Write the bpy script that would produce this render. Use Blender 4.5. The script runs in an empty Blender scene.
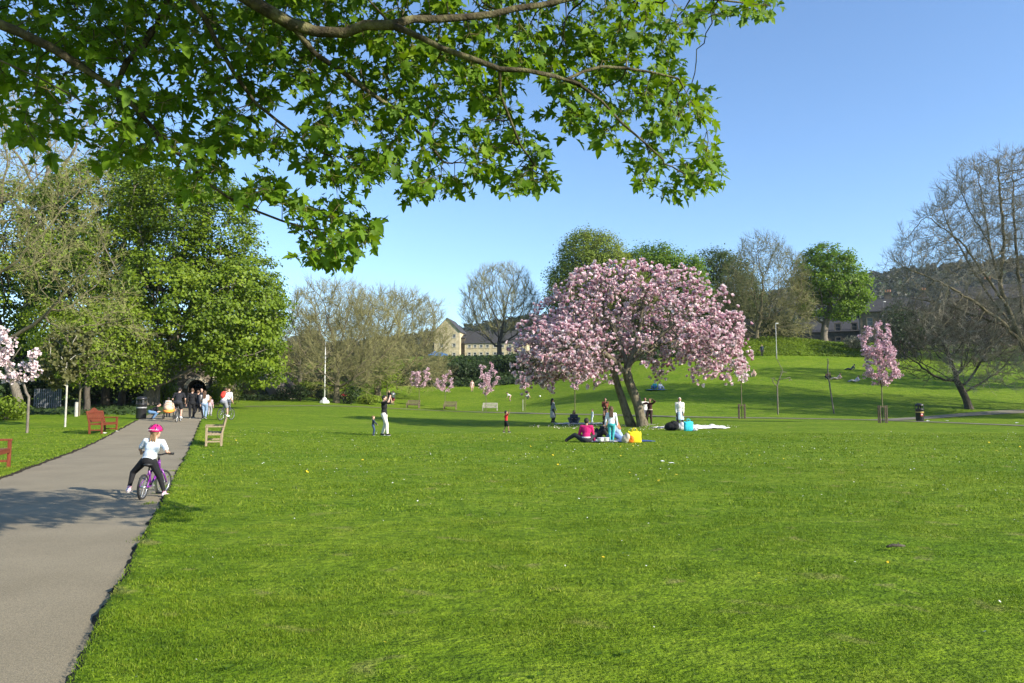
import bpy, math, random
import numpy as np
from mathutils import Vector, Matrix

RNG = np.random.default_rng(11)
random.seed(5)
SC = bpy.context.scene
COL = SC.collection
R = math.radians

# ------------------------------------------------------------------ camera numbers
CAM_H = 1.55
FPX = 740.0
PITCH = math.atan((400 - 341.5) / FPX)
def P(px, py, Y):
    """world point seen at photo position (px,py) standing Y metres ahead"""
    cy = (341.5 - py) / FPX
    dx = (px - 512) / FPX
    dy = math.cos(PITCH) - cy * math.sin(PITCH)
    dz = math.sin(PITCH) + cy * math.cos(PITCH)
    return np.array([dx / dy * Y, Y, CAM_H + dz / dy * Y])

# ------------------------------------------------------------------ ground height
PROFILE = {
    -300: [(24, 0), (30, .15), (38, .40), (45, .6), (60, .95), (75, 1.25), (90, 2.0), (110, 5), (130, 8), (160, 9)],
    150: [(24, 0), (30, .15), (38, .40), (45, .6), (60, .95), (75, 1.25), (90, 2.0), (110, 5), (130, 8), (160, 9)],
    230: [(24, 0), (30, .10), (38, .32), (60, .85), (78, 1.15), (88, 2.0), (105, 5.5), (125, 9), (160, 10)],
    330: [(28, 0), (45, .30), (60, .70), (80, 1.2), (90, 2.0), (105, 5.0), (125, 9), (160, 10)],
    384: [(30, .03), (45, .20), (60, .45), (82, .78), (92, 1.3), (108, 2.6), (120, 7), (135, 9.5), (160, 10.5)],
    440: [(45, .03), (60, .10), (86, .27), (95, 1.3), (108, 2.8), (112, 3.2), (128, 9), (150, 10.5), (170, 10.7)],
    520: [(45, .0), (60, .10), (86, .35), (95, 1.4), (108, 3.0), (112, 3.6), (128, 9), (150, 10.5), (170, 10.7)],
    640: [(50, 0), (60, .12), (70, .6), (85, 2.6), (110, 7), (118, 9.5), (128, 11.5), (160, 12)],
    780: [(56, .06), (64, .25), (75, 1.6), (85, 3.3), (110, 7.9), (119, 12), (140, 12.5)],
    900: [(56, .06), (64, .25), (75, 1.6), (85, 3.3), (110, 7.7), (120, 9.5), (135, 12), (150, 12.5)],
    1024: [(56, .06), (64, .25), (75, 1.6), (85, 3.3), (110, 7.6), (122, 9.5), (140, 12), (150, 12.5)],
    1500: [(56, .06), (64, .25), (75, 1.6), (85, 3.3), (110, 7.6), (122, 9.5), (140, 12), (150, 12.5)],
}
_YS = np.arange(0, 261, 1.0)
_US = np.linspace(-1.2, 1.4, 131)
def _table():
    keys = sorted(PROFILE)
    ku = np.array([(k - 512) / FPX for k in keys])
    rows = []
    for k in keys:
        a = np.array(PROFILE[k], float)
        z = np.interp(_YS, np.r_[0, 18, a[:, 0]], np.r_[0, 0, a[:, 1]])
        ker = np.ones(5) / 5
        z = np.convolve(np.pad(z, 4, mode='edge'), ker, 'same')[4:-4]
        z[_YS < 20] = 0
        rows.append(z)
    rows = np.array(rows)
    T = np.array([[np.interp(u, ku, rows[:, j]) for j in range(len(_YS))] for u in _US])
    ker = np.ones(5) / 5
    Tp = np.pad(T, ((4, 4), (0, 0)), mode='edge')
    return np.apply_along_axis(lambda c: np.convolve(c, ker, 'same'), 0, Tp)[4:-4]
_T = _table()
def H(x, y):
    x = np.asarray(x, float); y = np.asarray(y, float)
    yy = np.clip(y, 0, 259.99)
    u = np.clip(x / np.maximum(y, 4.0), -1.19, 1.39)
    fu = (u - _US[0]) / (_US[1] - _US[0]); iu = np.floor(fu).astype(int); fu = fu - iu
    iy = np.floor(yy).astype(int); fy = yy - iy
    return ((1 - fu) * (1 - fy) * _T[iu, iy] + fu * (1 - fy) * _T[iu + 1, iy]
            + (1 - fu) * fy * _T[iu, iy + 1] + fu * fy * _T[iu + 1, iy + 1])
def ground(x, y):
    return (float(x), float(y), float(H(x, y)))
def gp(px, py, y0=3.0):
    """ground point seen at (px,py)"""
    ys = np.arange(y0, 200, .05)
    cy = (341.5 - py) / FPX
    dy = math.cos(PITCH) - cy * math.sin(PITCH)
    dz = (math.sin(PITCH) + cy * math.cos(PITCH)) / dy
    xs = (px - 512) / FPX / dy * ys
    d = CAM_H + dz * ys - H(xs, ys)
    k = int(np.argmax(d < 0))
    if d[k] >= 0: k = len(ys) - 1
    return ground(xs[k], ys[k])
def gY(px, Y):
    return ground((px - 512) / FPX * Y, Y)

# ------------------------------------------------------------------ materials
MATS = {}
def nodes_of(name):
    m = bpy.data.materials.new(name); m.use_nodes = True
    nt = m.node_tree; nt.nodes.clear()
    out = nt.nodes.new('ShaderNodeOutputMaterial')
    return m, nt, out
def N(nt, kind, **kw):
    n = nt.nodes.new(kind)
    for k, v in kw.items():
        if k.startswith('_'): setattr(n, k[1:], v)
        else: n.inputs[k.replace('__', ' ')].default_value = v
    return n
def ramp(nt, fac, stops):
    n = nt.nodes.new('ShaderNodeValToRGB')
    e = n.color_ramp.elements
    while len(e) > 1: e.remove(e[0])
    e[0].position = stops[0][0]; e[0].color = (*stops[0][1], 1)
    for p_, c in stops[1:]:
        k = e.new(p_); k.color = (*c, 1)
    nt.links.new(fac, n.inputs['Fac'])
    return n.outputs['Color']
def mat_noise(name, c1, c2, scale=8.0, rough=.8, bump=.2, detail=6, bscale=None, coord='Object', stretch=None, spec=.3, metal=0.0):
    if name in MATS: return MATS[name]
    m, nt, out = nodes_of(name)
    b = N(nt, 'ShaderNodeBsdfPrincipled', Roughness=rough, Metallic=metal); b.inputs['Specular IOR Level'].default_value = spec
    tc = N(nt, 'ShaderNodeTexCoord'); src = tc.outputs[coord]
    if stretch:
        mp = N(nt, 'ShaderNodeMapping'); mp.inputs['Scale'].default_value = stretch
        nt.links.new(src, mp.inputs['Vector']); src = mp.outputs['Vector']
    n = N(nt, 'ShaderNodeTexNoise', Scale=scale, Detail=detail); nt.links.new(src, n.inputs['Vector'])
    nt.links.new(ramp(nt, n.outputs['Fac'], [(.3, c1), (.7, c2)]), b.inputs['Base Color'])
    if bump:
        n2 = N(nt, 'ShaderNodeTexNoise', Scale=bscale or scale * 3, Detail=6); nt.links.new(src, n2.inputs['Vector'])
        bp = N(nt, 'ShaderNodeBump', Strength=bump, Distance=.05); nt.links.new(n2.outputs['Fac'], bp.inputs['Height'])
        nt.links.new(bp.outputs['Normal'], b.inputs['Normal'])
    nt.links.new(b.outputs['BSDF'], out.inputs['Surface'])
    MATS[name] = m
    return m
def cloth(c):
    k = 'cloth_%02d_%02d_%02d' % tuple(int(99 * v) for v in c)
    d = tuple(v * .75 for v in c)
    return mat_noise(k, d, c, scale=14, rough=.85, bump=.25, bscale=60)
def paint(name, c, rough=.45, metal=0.0):
    return mat_noise(name, tuple(v * .85 for v in c), c, scale=5, rough=rough, bump=.04, metal=metal, spec=.5)
def leaf_mat(name, stops, transl=(.25, .4, .04), tw=.4, rough=.55, spec=.3):
    """leaf colours picked per leaf by the 'rnd' attribute; light passes through the blade"""
    if name in MATS: return MATS[name]
    m, nt, out = nodes_of(name)
    at = N(nt, 'ShaderNodeAttribute', _attribute_name='rnd')
    c = ramp(nt, at.outputs['Fac'], stops)
    b = N(nt, 'ShaderNodeBsdfPrincipled', Roughness=rough); b.inputs['Specular IOR Level'].default_value = spec
    nt.links.new(c, b.inputs['Base Color'])
    t = N(nt, 'ShaderNodeBsdfTranslucent')
    mx = N(nt, 'ShaderNodeMix', _data_type='RGBA', _blend_type='MULTIPLY'); mx.inputs[0].default_value = 1
    g = N(nt, 'ShaderNodeMix', _data_type='RGBA'); g.inputs[0].default_value = .55
    nt.links.new(c, g.inputs[6]); g.inputs[7].default_value = (*transl, 1)
    nt.links.new(g.outputs[2], t.inputs['Color'])
    ms = N(nt, 'ShaderNodeMixShader', Fac=tw)
    nt.links.new(b.outputs['BSDF'], ms.inputs[1]); nt.links.new(t.outputs['BSDF'], ms.inputs[2])
    nt.links.new(ms.outputs['Shader'], out.inputs['Surface'])
    MATS[name] = m
    return m

# ------------------------------------------------------------------ object helpers
def tag(o, label=None, cat=None, group=None, kind=None):
    if label: o['label'] = label
    if cat: o['category'] = cat
    if group: o['group'] = group
    if kind: o['kind'] = kind
    return o
def thing(name, label, cat, loc=(0, 0, 0), rotz=0.0, group=None, scale=1.0):
    o = bpy.data.objects.new(name, None); COL.objects.link(o)
    o.location = loc; o.rotation_euler = (0, 0, rotz); o.scale = (scale,) * 3
    o.empty_display_size = .2
    return tag(o, label, cat, group)
def mesh_np(name, verts, faces, mat=None, parent=None, smooth=False, rnd=None, loc=None, attr_name='rnd'):
    """faces: list of integer arrays, each (n, k)"""
    me = bpy.data.meshes.new(name)
    verts = np.asarray(verts, np.float32)
    faces = [np.asarray(f, np.int32) for f in faces if len(f)]
    me.vertices.add(len(verts)); me.vertices.foreach_set('co', verts.ravel())
    li = np.concatenate([f.ravel() for f in faces])
    tot = np.concatenate([np.full(len(f), f.shape[1], np.int32) for f in faces])
    st = np.concatenate([[0], np.cumsum(tot)[:-1]]).astype(np.int32)
    me.loops.add(len(li)); me.loops.foreach_set('vertex_index', li)
    me.polygons.add(len(tot)); me.polygons.foreach_set('loop_start', st); me.polygons.foreach_set('loop_total', tot)
    if smooth: me.polygons.foreach_set('use_smooth', np.ones(len(tot), bool))
    me.update(calc_edges=True)
    if rnd is not None:
        a = me.attributes.new(attr_name, 'FLOAT', 'POINT'); a.data.foreach_set('value', np.asarray(rnd, np.float32))
    if mat: me.materials.append(mat)
    o = bpy.data.objects.new(name, me); COL.objects.link(o)
    if parent is not None: o.parent = parent
    if loc is not None: o.location = loc
    return o
def unit(v):
    v = np.asarray(v, float)
    return v / np.maximum(np.linalg.norm(v, axis=-1, keepdims=True), 1e-9)

class MB:
    """gathers simple shapes and builds ONE mesh"""
    def __init__(s): s.v = []; s.f = []
    def add(s, vs, fs):
        b = len(s.v); s.v += [tuple(map(float, q)) for q in vs]; s.f += [tuple(b + i for i in q) for q in fs]
    def box(s, c, d, rot=None, taper=1.0):
        q = []
        for z in (-1, 1):
            k = taper if z > 0 else 1.0
            for x, y in ((-1, -1), (1, -1), (1, 1), (-1, 1)):
                p = Vector((x * d[0] / 2 * k, y * d[1] / 2 * k, z * d[2] / 2))
                if rot is not None: p = rot @ p
                q.append((p.x + c[0], p.y + c[1], p.z + c[2]))
        s.add(q, [(3, 2, 1, 0), (4, 5, 6, 7), (0, 1, 5, 4), (1, 2, 6, 5), (2, 3, 7, 6), (3, 0, 4, 7)])
        return s
    def bar(s, a, b, w, t):
        a = Vector(a); b = Vector(b); d = (b - a)
        rot = d.to_track_quat('Z', 'Y').to_matrix()
        return s.box((a + b) / 2, (w, t, d.length), rot)
    def tube(s, pts, rad, n=8, cap=True, closed=False):
        pts = [Vector(p) for p in pts]
        if not isinstance(rad, (list, tuple)): rad = [rad] * len(pts)
        m = len(pts); base = len(s.v)
        d0 = (pts[1] - pts[0]).normalized()
        ref = Vector((0, 0, 1)) if abs(d0.z) < .9 else Vector((0, 1, 0))
        for i, p in enumerate(pts):
            if closed: d = pts[(i + 1) % m] - pts[i - 1]
            else: d = pts[min(i + 1, m - 1)] - pts[max(i - 1, 0)]
            d.normalize()
            u = d.cross(ref)
            if u.length < 1e-4: u = d.cross(Vector((1, 0, 0)))
            u.normalize(); w = u.cross(d).normalized(); ref = w
            for k in range(n):
                a = 2 * math.pi * k / n
                q = p + (u * math.cos(a) + w * math.sin(a)) * rad[i]
                s.v.append(tuple(q))
        for i in range(m if closed else m - 1):
            j = (i + 1) % m
            for k in range(n):
                l = (k + 1) % n
                s.f.append((base + i * n + k, base + j * n + k, base + j * n + l, base + i * n + l))
        if cap and not closed:
            s.f.append(tuple(base + k for k in range(n)))
            s.f.append(tuple(base + (m - 1) * n + k for k in reversed(range(n))))
        return s
    def ell(s, c, r, rot=None, seg=12, ring=8):
        base = len(s.v); c = Vector(c)
        def put(p):
            p = Vector(p)
            if rot is not None: p = rot @ p
            s.v.append(tuple(p + c))
        put((0, 0, r[2]))
        for i in range(1, ring):
            t = math.pi * i / ring
            for k in range(seg):
                a = 2 * math.pi * k / seg
                put((r[0] * math.sin(t) * math.cos(a), r[1] * math.sin(t) * math.sin(a), r[2] * math.cos(t)))
        put((0, 0, -r[2])); last = len(s.v) - 1
        for k in range(seg):
            l = (k + 1) % seg
            s.f.append((base, base + 1 + k, base + 1 + l))
            for i in range(ring - 2):
                a = base + 1 + i * seg
                s.f.append((a + k, a + seg + k, a + seg + l, a + l))
            a = base + 1 + (ring - 2) * seg
            s.f.append((a + k, last, a + l))
        return s
    def caps(s, a, b, ra, rb, n=10):
        """tapered limb with round ends"""
        a = Vector(a); b = Vector(b); d = b - a
        if d.length < 1e-5: return s.ell(a, (ra,) * 3)
        d.normalize(); pts = []; rr = []
        for t in (-.98, -.7, -.35, 0): pts.append(a + d * ra * t); rr.append(ra * math.sqrt(max(1 - t * t, .02)))
        for t in (0, .35, .7, .98): pts.append(b + d * rb * t); rr.append(rb * math.sqrt(max(1 - t * t, .02)))
        return s.tube(pts, rr, n)
    def lathe(s, prof, c=(0, 0, 0), n=16, sx=1.0, sy=1.0, cap=True):
        base = len(s.v); m = len(prof)
        for r, z in prof:
            for k in range(n):
                a = 2 * math.pi * k / n
                s.v.append((c[0] + r * sx * math.cos(a), c[1] + r * sy * math.sin(a), c[2] + z))
        for i in range(m - 1):
            for k in range(n):
                l = (k + 1) % n
                s.f.append((base + i * n + k, base + i * n + l, base + (i + 1) * n + l, base + (i + 1) * n + k))
        if cap:
            s.f.append(tuple(base + k for k in reversed(range(n))))
            s.f.append(tuple(base + (m - 1) * n + k for k in range(n)))
        return s
    def build(s, name, mat, parent=None, smooth=False, bevel=0.0):
        me = bpy.data.meshes.new(name); me.from_pydata(s.v, [], s.f); me.update()
        if smooth:
            for p in me.polygons: p.use_smooth = True
        if mat: me.materials.append(mat)
        o = bpy.data.objects.new(name, me); COL.objects.link(o)
        if parent is not None: o.parent = parent
        if bevel:
            b = o.modifiers.new('bevel', 'BEVEL'); b.width = bevel; b.segments = 2; b.limit_method = 'ANGLE'
        return o
    def build_skin(s, name, mat, parent, voxel, smooth=3):
        """one continuous surface from overlapping shapes"""
        me = bpy.data.meshes.new('tmp'); me.from_pydata(s.v, [], s.f); me.update()
        o = bpy.data.objects.new('tmp', me); COL.objects.link(o)
        r = o.modifiers.new('r', 'REMESH'); r.mode = 'VOXEL'; r.voxel_size = voxel; r.use_smooth_shade = True
        k = o.modifiers.new('s', 'SMOOTH'); k.factor = .5; k.iterations = smooth
        dg = bpy.context.evaluated_depsgraph_get(); dg.update()
        ev = o.evaluated_get(dg)
        me2 = bpy.data.meshes.new_from_object(ev)
        bpy.data.objects.remove(o); bpy.data.meshes.remove(me)
        me2.name = name; me2.materials.clear()
        if mat: me2.materials.append(mat)
        for p in me2.polygons: p.use_smooth = True
        n = bpy.data.objects.new(name, me2); COL.objects.link(n); n.parent = parent
        return n
# ------------------------------------------------------------------ camera, light, sky
cam = bpy.data.cameras.new('camera'); camo = bpy.data.objects.new('camera', cam); COL.objects.link(camo)
cam.sensor_width = 36; cam.lens = FPX / 1024 * 36; cam.clip_end = 6000; cam.clip_start = .05
camo.location = (0, 0, CAM_H); camo.rotation_euler = (math.pi / 2 + PITCH, 0, 0)
SC.camera = camo
SUN_EL = R(26); SUN_AZ = math.atan2(.86, -.51)      # azimuth of the sun, clockwise from +Y
sun = bpy.data.lights.new('sun', 'SUN'); suno = bpy.data.objects.new('sun', sun); COL.objects.link(suno)
sun.energy = 5.0; sun.angle = R(.5); sun.color = (1, .93, .80)
sd = Vector((math.sin(SUN_AZ) * math.cos(SUN_EL), math.cos(SUN_AZ) * math.cos(SUN_EL), math.sin(SUN_EL)))
suno.rotation_euler = sd.to_track_quat('Z', 'Y').to_euler(); suno.location = (20, -8, 30)
w = bpy.data.worlds.new('World'); SC.world = w; w.use_nodes = True
nt = w.node_tree; nt.nodes.clear()
wo = nt.nodes.new('ShaderNodeOutputWorld'); bg = nt.nodes.new('ShaderNodeBackground')
sky = nt.nodes.new('ShaderNodeTexSky'); sky.sky_type = 'NISHITA'; sky.sun_disc = False
sky.sun_elevation = SUN_EL; sky.sun_rotation = SUN_AZ; sky.altitude = 100
sky.air_density = SKY_AIR = 1.0; sky.dust_density = .2; sky.ozone_density = 4.5
bg.inputs['Strength'].default_value = .135
nt.links.new(sky.outputs[0], bg.inputs[0]); nt.links.new(bg.outputs[0], wo.inputs[0])
SC.view_settings.view_transform = 'Standard'; SC.view_settings.look = 'None'
SC.view_settings.exposure = .98; SC.view_settings.gamma = 1
SC.render.engine = 'CYCLES'
SC.cycles.max_bounces = 5; SC.cycles.diffuse_bounces = 3; SC.cycles.transmission_bounces = 3; SC.cycles.glossy_bounces = 2
SC.cycles.transparent_max_bounces = 4; SC.cycles.caustics_reflective = False; SC.cycles.caustics_refractive = False
SC.cycles.use_denoising = True; SC.cycles.use_light_tree = False

# ------------------------------------------------------------------ lawn material (blades and soil share it)
def lawn_mat(name, blades):
    m, nt, out = nodes_of(name)
    b = N(nt, 'ShaderNodeBsdfPrincipled', Roughness=.6 if blades else .9); b.inputs['Specular IOR Level'].default_value = .25 if blades else .1
    g = N(nt, 'ShaderNodeNewGeometry')
    mp = N(nt, 'ShaderNodeMapping'); mp.inputs['Scale'].default_value = (.8, 1, 1)
    nt.links.new(g.outputs['Position'], mp.inputs['Vector']); src = mp.outputs['Vector']
    def nz(s, d=4, dist=0):
        n = N(nt, 'ShaderNodeTexNoise', Scale=s, Detail=d, Distortion=dist); nt.links.new(src, n.inputs['Vector']); return n.outputs['Fac']
    big = nz(.22, 5, .4); mid = nz(1.9, 8, .5); fine = nz(9, 4); dry = nz(2.2, 6, .5)
    c1 = ramp(nt, mid, [(.25, (.054, .110, .004)), (.5, (.122, .198, .008)), (.75, (.222, .285, .028))])
    c2 = ramp(nt, big, [(.35, (.090, .170, .006)), (.65, (.168, .240, .014))])
    mx = N(nt, 'ShaderNodeMix', _data_type='RGBA'); mx.inputs[0].default_value = .5
    nt.links.new(c1, mx.inputs[6]); nt.links.new(c2, mx.inputs[7])
    col = mx.outputs[2]
    if blades:
        at = N(nt, 'ShaderNodeAttribute', _attribute_name='rnd')
        c3 = ramp(nt, at.outputs['Fac'], [(0, (.55, .64, .5)), (.5, (1.0, 1.02, .9)), (.85, (1.5, 1.3, 1.4)), (1.0, (2.3, 1.7, 3.6))])
    else:
        c3 = ramp(nt, fine, [(.35, (.62, .66, .6)), (.5, (1, 1, 1)), (.68, (1.3, 1.22, 1.2))])
    mu = N(nt, 'ShaderNodeMix', _data_type='RGBA', _blend_type='MULTIPLY'); mu.inputs[0].default_value = 1
    nt.links.new(col, mu.inputs[6]); nt.links.new(c3, mu.inputs[7])
    cl = nz(13, 3, .3)
    c4 = ramp(nt, cl, [(.34, (.42, .46, .42)), (.47, (.95, .96, .9)), (.62, (1.12, 1.08, 1.05))])
    m4 = N(nt, 'ShaderNodeMix', _data_type='RGBA', _blend_type='MULTIPLY'); m4.inputs[0].default_value = .4
    nt.links.new(mu.outputs[2], m4.inputs[6]); nt.links.new(c4, m4.inputs[7]); mu = m4
    # worn dry patches
    df = N(nt, 'ShaderNodeMapRange'); df.inputs[1].default_value = .62; df.inputs[2].default_value = .74
    df.inputs[3].default_value = 0; df.inputs[4].default_value = .6
    nt.links.new(dry, df.inputs[0])
    md = N(nt, 'ShaderNodeMix', _data_type='RGBA'); nt.links.new(df.outputs[0], md.inputs[0])
    nt.links.new(mu.outputs[2], md.inputs[6]); md.inputs[7].default_value = (.30, .25, .10, 1)
    nt.links.new(md.outputs[2], b.inputs['Base Color'])
    if blades:
        t = N(nt, 'ShaderNodeBsdfTranslucent'); nt.links.new(md.outputs[2], t.inputs['Color'])
        ms = N(nt, 'ShaderNodeMixShader', Fac=.35)
        nt.links.new(b.outputs['BSDF'], ms.inputs[1]); nt.links.new(t.outputs['BSDF'], ms.inputs[2])
        nt.links.new(ms.outputs['Shader'], out.inputs['Surface'])
    else:
        n2 = nz(30, 5); n3 = nz(5, 4)
        ad = N(nt, 'ShaderNodeMath', _operation='ADD'); nt.links.new(n2, ad.inputs[0]); nt.links.new(n3, ad.inputs[1])
        bp = N(nt, 'ShaderNodeBump', Strength=.7, Distance=.06); nt.links.new(ad.outputs[0], bp.inputs['Height'])
        nt.links.new(bp.outputs['Normal'], b.inputs['Normal'])
        nt.links.new(b.outputs['BSDF'], out.inputs['Surface'])
    return m
LAWN = lawn_mat('lawn_turf', False); BLADE = lawn_mat('grass_blades', True)

def grid_faces(nx, ny):
    i = np.arange((ny - 1) * nx).reshape(ny - 1, nx)[:, :-1].ravel()
    return np.stack([i, i + 1, i + nx + 1, i + nx], 1)
xs = np.r_[-3000, -1500, -800, -420, -260, np.arange(-180, 221, 1.0), 300, 450, 800, 1500, 3000]
ys = np.r_[-600, -200, -60, np.arange(-20, 221, 1.0), 260, 330, 450, 700, 1200, 3000]
XX, YY = np.meshgrid(xs, ys)
mesh_np('ground', np.stack([XX, YY, H(XX, YY)], -1).reshape(-1, 3), [grid_faces(len(xs), len(ys))], LAWN, smooth=True)['kind'] = 'structure'

# ------------------------------------------------------------------ paths
PK, PC, PW = .4, .75, 3.15                      # right edge x = -PK*y - PC, width PW
PN = math.hypot(1, PK)
def pdist(x, y): return (x + PK * y + PC) / PN    # >0 lawn to the right of the path, <-PW lawn to its left
asph = None
def asphalt():
    m, nt, out = nodes_of('path_tarmac')
    b = N(nt, 'ShaderNodeBsdfPrincipled', Roughness=.9); b.inputs['Specular IOR Level'].default_value = .2
    g = N(nt, 'ShaderNodeNewGeometry'); src = g.outputs['Position']
    def nz(s, d=5): 
        n = N(nt, 'ShaderNodeTexNoise', Scale=s, Detail=d); nt.links.new(src, n.inputs['Vector']); return n.outputs['Fac']
    c1 = ramp(nt, nz(.9), [(.3, (.218, .184, .124)), (.7, (.266, .226, .155))])
    c2 = ramp(nt, nz(110, 3), [(.36, (.74, .74, .74)), (.5, (1, 1, 1)), (.66, (1.25, 1.23, 1.2))])
    mu = N(nt, 'ShaderNodeMix', _data_type='RGBA', _blend_type='MULTIPLY'); mu.inputs[0].default_value = 1
    nt.links.new(c1, mu.inputs[6]); nt.links.new(c2, mu.inputs[7])
    # pale gritty specks
    v = N(nt, 'ShaderNodeTexVoronoi', Scale=9); nt.links.new(src, v.inputs['Vector'])
    sp = N(nt, 'ShaderNodeMapRange'); sp.inputs[1].default_value = .05; sp.inputs[2].default_value = .02
    sp.inputs[3].default_value = 0; sp.inputs[4].default_value = .6; nt.links.new(v.outputs['Distance'], sp.inputs[0])
    md = N(nt, 'ShaderNodeMix', _data_type='RGBA'); nt.links.new(sp.outputs[0], md.inputs[0])
    nt.links.new(mu.outputs[2], md.inputs[6]); md.inputs[7].default_value = (.42, .38, .30, 1)
    nt.links.new(md.outputs[2], b.inputs['Base Color'])
    bp = N(nt, 'ShaderNodeBump', Strength=.5, Distance=.01); nt.links.new(nz(160, 3), bp.inputs['Height'])
    nt.links.new(bp.outputs['Normal'], b.inputs['Normal'])
    nt.links.new(b.outputs['BSDF'], out.inputs['Surface'])
    return m
TARMAC = asphalt()
def strip(name, cl, width, mat, lift=.012, n=7):
    """a ribbon laid on the ground along a centre line"""
    cl = np.asarray(cl, float)[:, :2]
    d = np.gradient(cl, axis=0); d = unit(d); nr = np.stack([d[:, 1], -d[:, 0]], 1)
    off = np.linspace(-.5, .5, n)
    wd = width if np.ndim(width) else np.full(len(cl), width)
    pts = cl[:, None, :] + nr[:, None, :] * (off[None, :, None] * wd[:, None, None])
    z = H(pts[..., 0], pts[..., 1]) + lift
    o = mesh_np(name, np.concatenate([pts, z[..., None]], -1).reshape(-1, 3), [grid_faces(n, len(cl))[:, ::-1]], mat, smooth=True)
    o['kind'] = 'structure'; return o
yy = np.arange(-12, 73.5, .5)
cx = -PK * yy - PC - PW / 2 * PN
# centre line shifted so that the perpendicular width is PW
strip('path', np.stack([cx, yy], 1), PW, TARMAC, .012, 9)
def poly_world(pts, step=1.0):
    w_ = np.array([gp(*p)[:2] for p in pts]); s = np.r_[0, np.cumsum(np.linalg.norm(np.diff(w_, axis=0), axis=1))]
    t = np.arange(0, s[-1], step)
    q = np.stack([np.interp(t, s, w_[:, 0]), np.interp(t, s, w_[:, 1])], 1)
    ker = np.ones(9) / 9
    for k in range(2):
        p_ = np.pad(q[:, k], 4, mode='reflect', reflect_type='odd'); q[:, k] = np.convolve(p_, ker, 'valid')
    return q
FARPATH = mat_noise('far_path_tarmac', (.13, .12, .085), (.20, .18, .13), scale=1.5, rough=.9, bump=.1, coord='Object')
MAINP = poly_world([(245, 406.5), (300, 406), (360, 407), (415, 409.5), (450, 411), (490, 412.5), (560, 414.5), (640, 416), (740, 418), (830, 419), (890, 420.5), (950, 423), (1024, 426), (1150, 431)])
strip('far_path', MAINP, 1.3, FARPATH, .03)
strip('branch_path', poly_world([(880, 420.3), (915, 419), (950, 416), (990, 413), (1024, 411.5), (1150, 408)]), 2.0, FARPATH, .04)

# ------------------------------------------------------------------ turf lip along the sunken path edge
SOIL_SHADE = mat_noise('soil_and_lip_shade', (.012, .009, .006), (.03, .022, .014), scale=20, rough=1, bump=.5)  # soil, coloured darker to include the shadow under the turf lip
def turf_edge(side, y0, y1):
    y = np.arange(y0, y1, .06)
    wob = (np.sin(y * 3.1) * .02 + np.sin(y * 7.7 + 1) * .015 + np.sin(y * 17 + 2) * .012 + RNG.normal(0, .008, len(y)))
    hgt = .055 + .012 * np.sin(y * 2.3 + 1) + RNG.normal(0, .004, len(y))
    rows = []
    for off, zz in ((-.032, -.02), (-.022, .018), (-.008, .018), (0.004, .03), (0.02, 1.0), (.12, .9), (.35, .35), (.7, -.3)):
        d = off + wob * (1 if off < .3 else 0)
        dd = d if side > 0 else -PW - d
        x = dd * PN - PK * y - PC
        z = H(x, y) + (zz * hgt if zz > 0.5 or zz < 0.0 or zz == .35 else zz)
        rows.append(np.stack([x, y, z], 1))
    v = np.stack(rows, 1); n = v.shape[1]
    f = grid_faces(n, len(y))
    if side > 0: f = f[:, ::-1]
    o = mesh_np('lawn_edge', v.reshape(-1, 3), [f], LAWN, smooth=False)
    o['kind'] = 'structure'
    o.data.materials.append(SOIL_SHADE)
    mi = np.zeros(len(f), np.int32); mi[(np.arange(len(f)) % (n - 1)) < 4] = 1
    o.data.polygons.foreach_set('material_index', mi)
turf_edge(1, 1.5, 40); turf_edge(-1, 6, 40)

# ------------------------------------------------------------------ grass blades
def blades(ya, yb, n, h, wdt):
    u = RNG.uniform(-.80, .80, n); y = np.sqrt(RNG.uniform(ya * ya, yb * yb, n)); x = u * y
    d = pdist(x, y)
    clump = np.sin(x * 2.1 + np.sin(y * 1.7) * 2) * np.sin(y * 2.6 + np.sin(x * 1.3) * 2)
    keep = ((d > .0) | (d < -PW + .02)) & (RNG.uniform(0, 1, n) < .72 + .28 * clump)
    x = x[keep]; y = y[keep]; d = d[keep]; clump = clump[keep]; n = len(x)
    lip = np.interp(np.maximum(d, -PW - d), [0, .02, .12, .35, .6], [.052, .060, .056, .024, 0])
    z = H(x, y) + lip - .004
    edge = np.where((np.abs(d) < .08) | (np.abs(d + PW) < .08), 1.1, 1)
    hh = h * RNG.lognormal(0, .35, n) * (.85 + .3 * clump) * edge
    ww = wdt * RNG.uniform(.7, 1.4, n)
    a = RNG.uniform(0, 2 * np.pi, n); la = RNG.uniform(0, 2 * np.pi, n); ln = np.abs(RNG.normal(0, .95, n)) * hh
    side = np.stack([np.cos(a), np.sin(a), np.zeros(n)], 1) * (ww / 2)[:, None]
    b = np.stack([x, y, z], 1)
    lean = np.stack([np.cos(la) * ln, np.sin(la) * ln, hh], 1)
    mid = b + lean * np.array([.4, .4, .62]); tip = b + lean
    v = np.stack([b - side, b + side, mid + side * .8, mid - side * .8, tip], 1).reshape(-1, 3)
    k = np.arange(n) * 5
    f4 = np.stack([k, k + 1, k + 2, k + 3], 1); f3 = np.stack([k + 3, k + 2, k + 4], 1)
    rnd = np.clip(RNG.normal(.5, .24, n) + clump * .06, 0, .93); rnd[RNG.uniform(0, 1, n) < .03] = 1.0
    return v, f4, f3, np.repeat(rnd, 5)
def join_blades(name, parts, mat):
    V = []; F4 = []; F3 = []; A = []; b = 0
    for v, f4, f3, r in parts:
        V.append(v); F4.append(f4 + b); F3.append(f3 + b); A.append(r); b += len(v)
    return mesh_np(name, np.concatenate(V), [np.concatenate(F4), np.concatenate(F3)], mat, rnd=np.concatenate(A))
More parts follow.
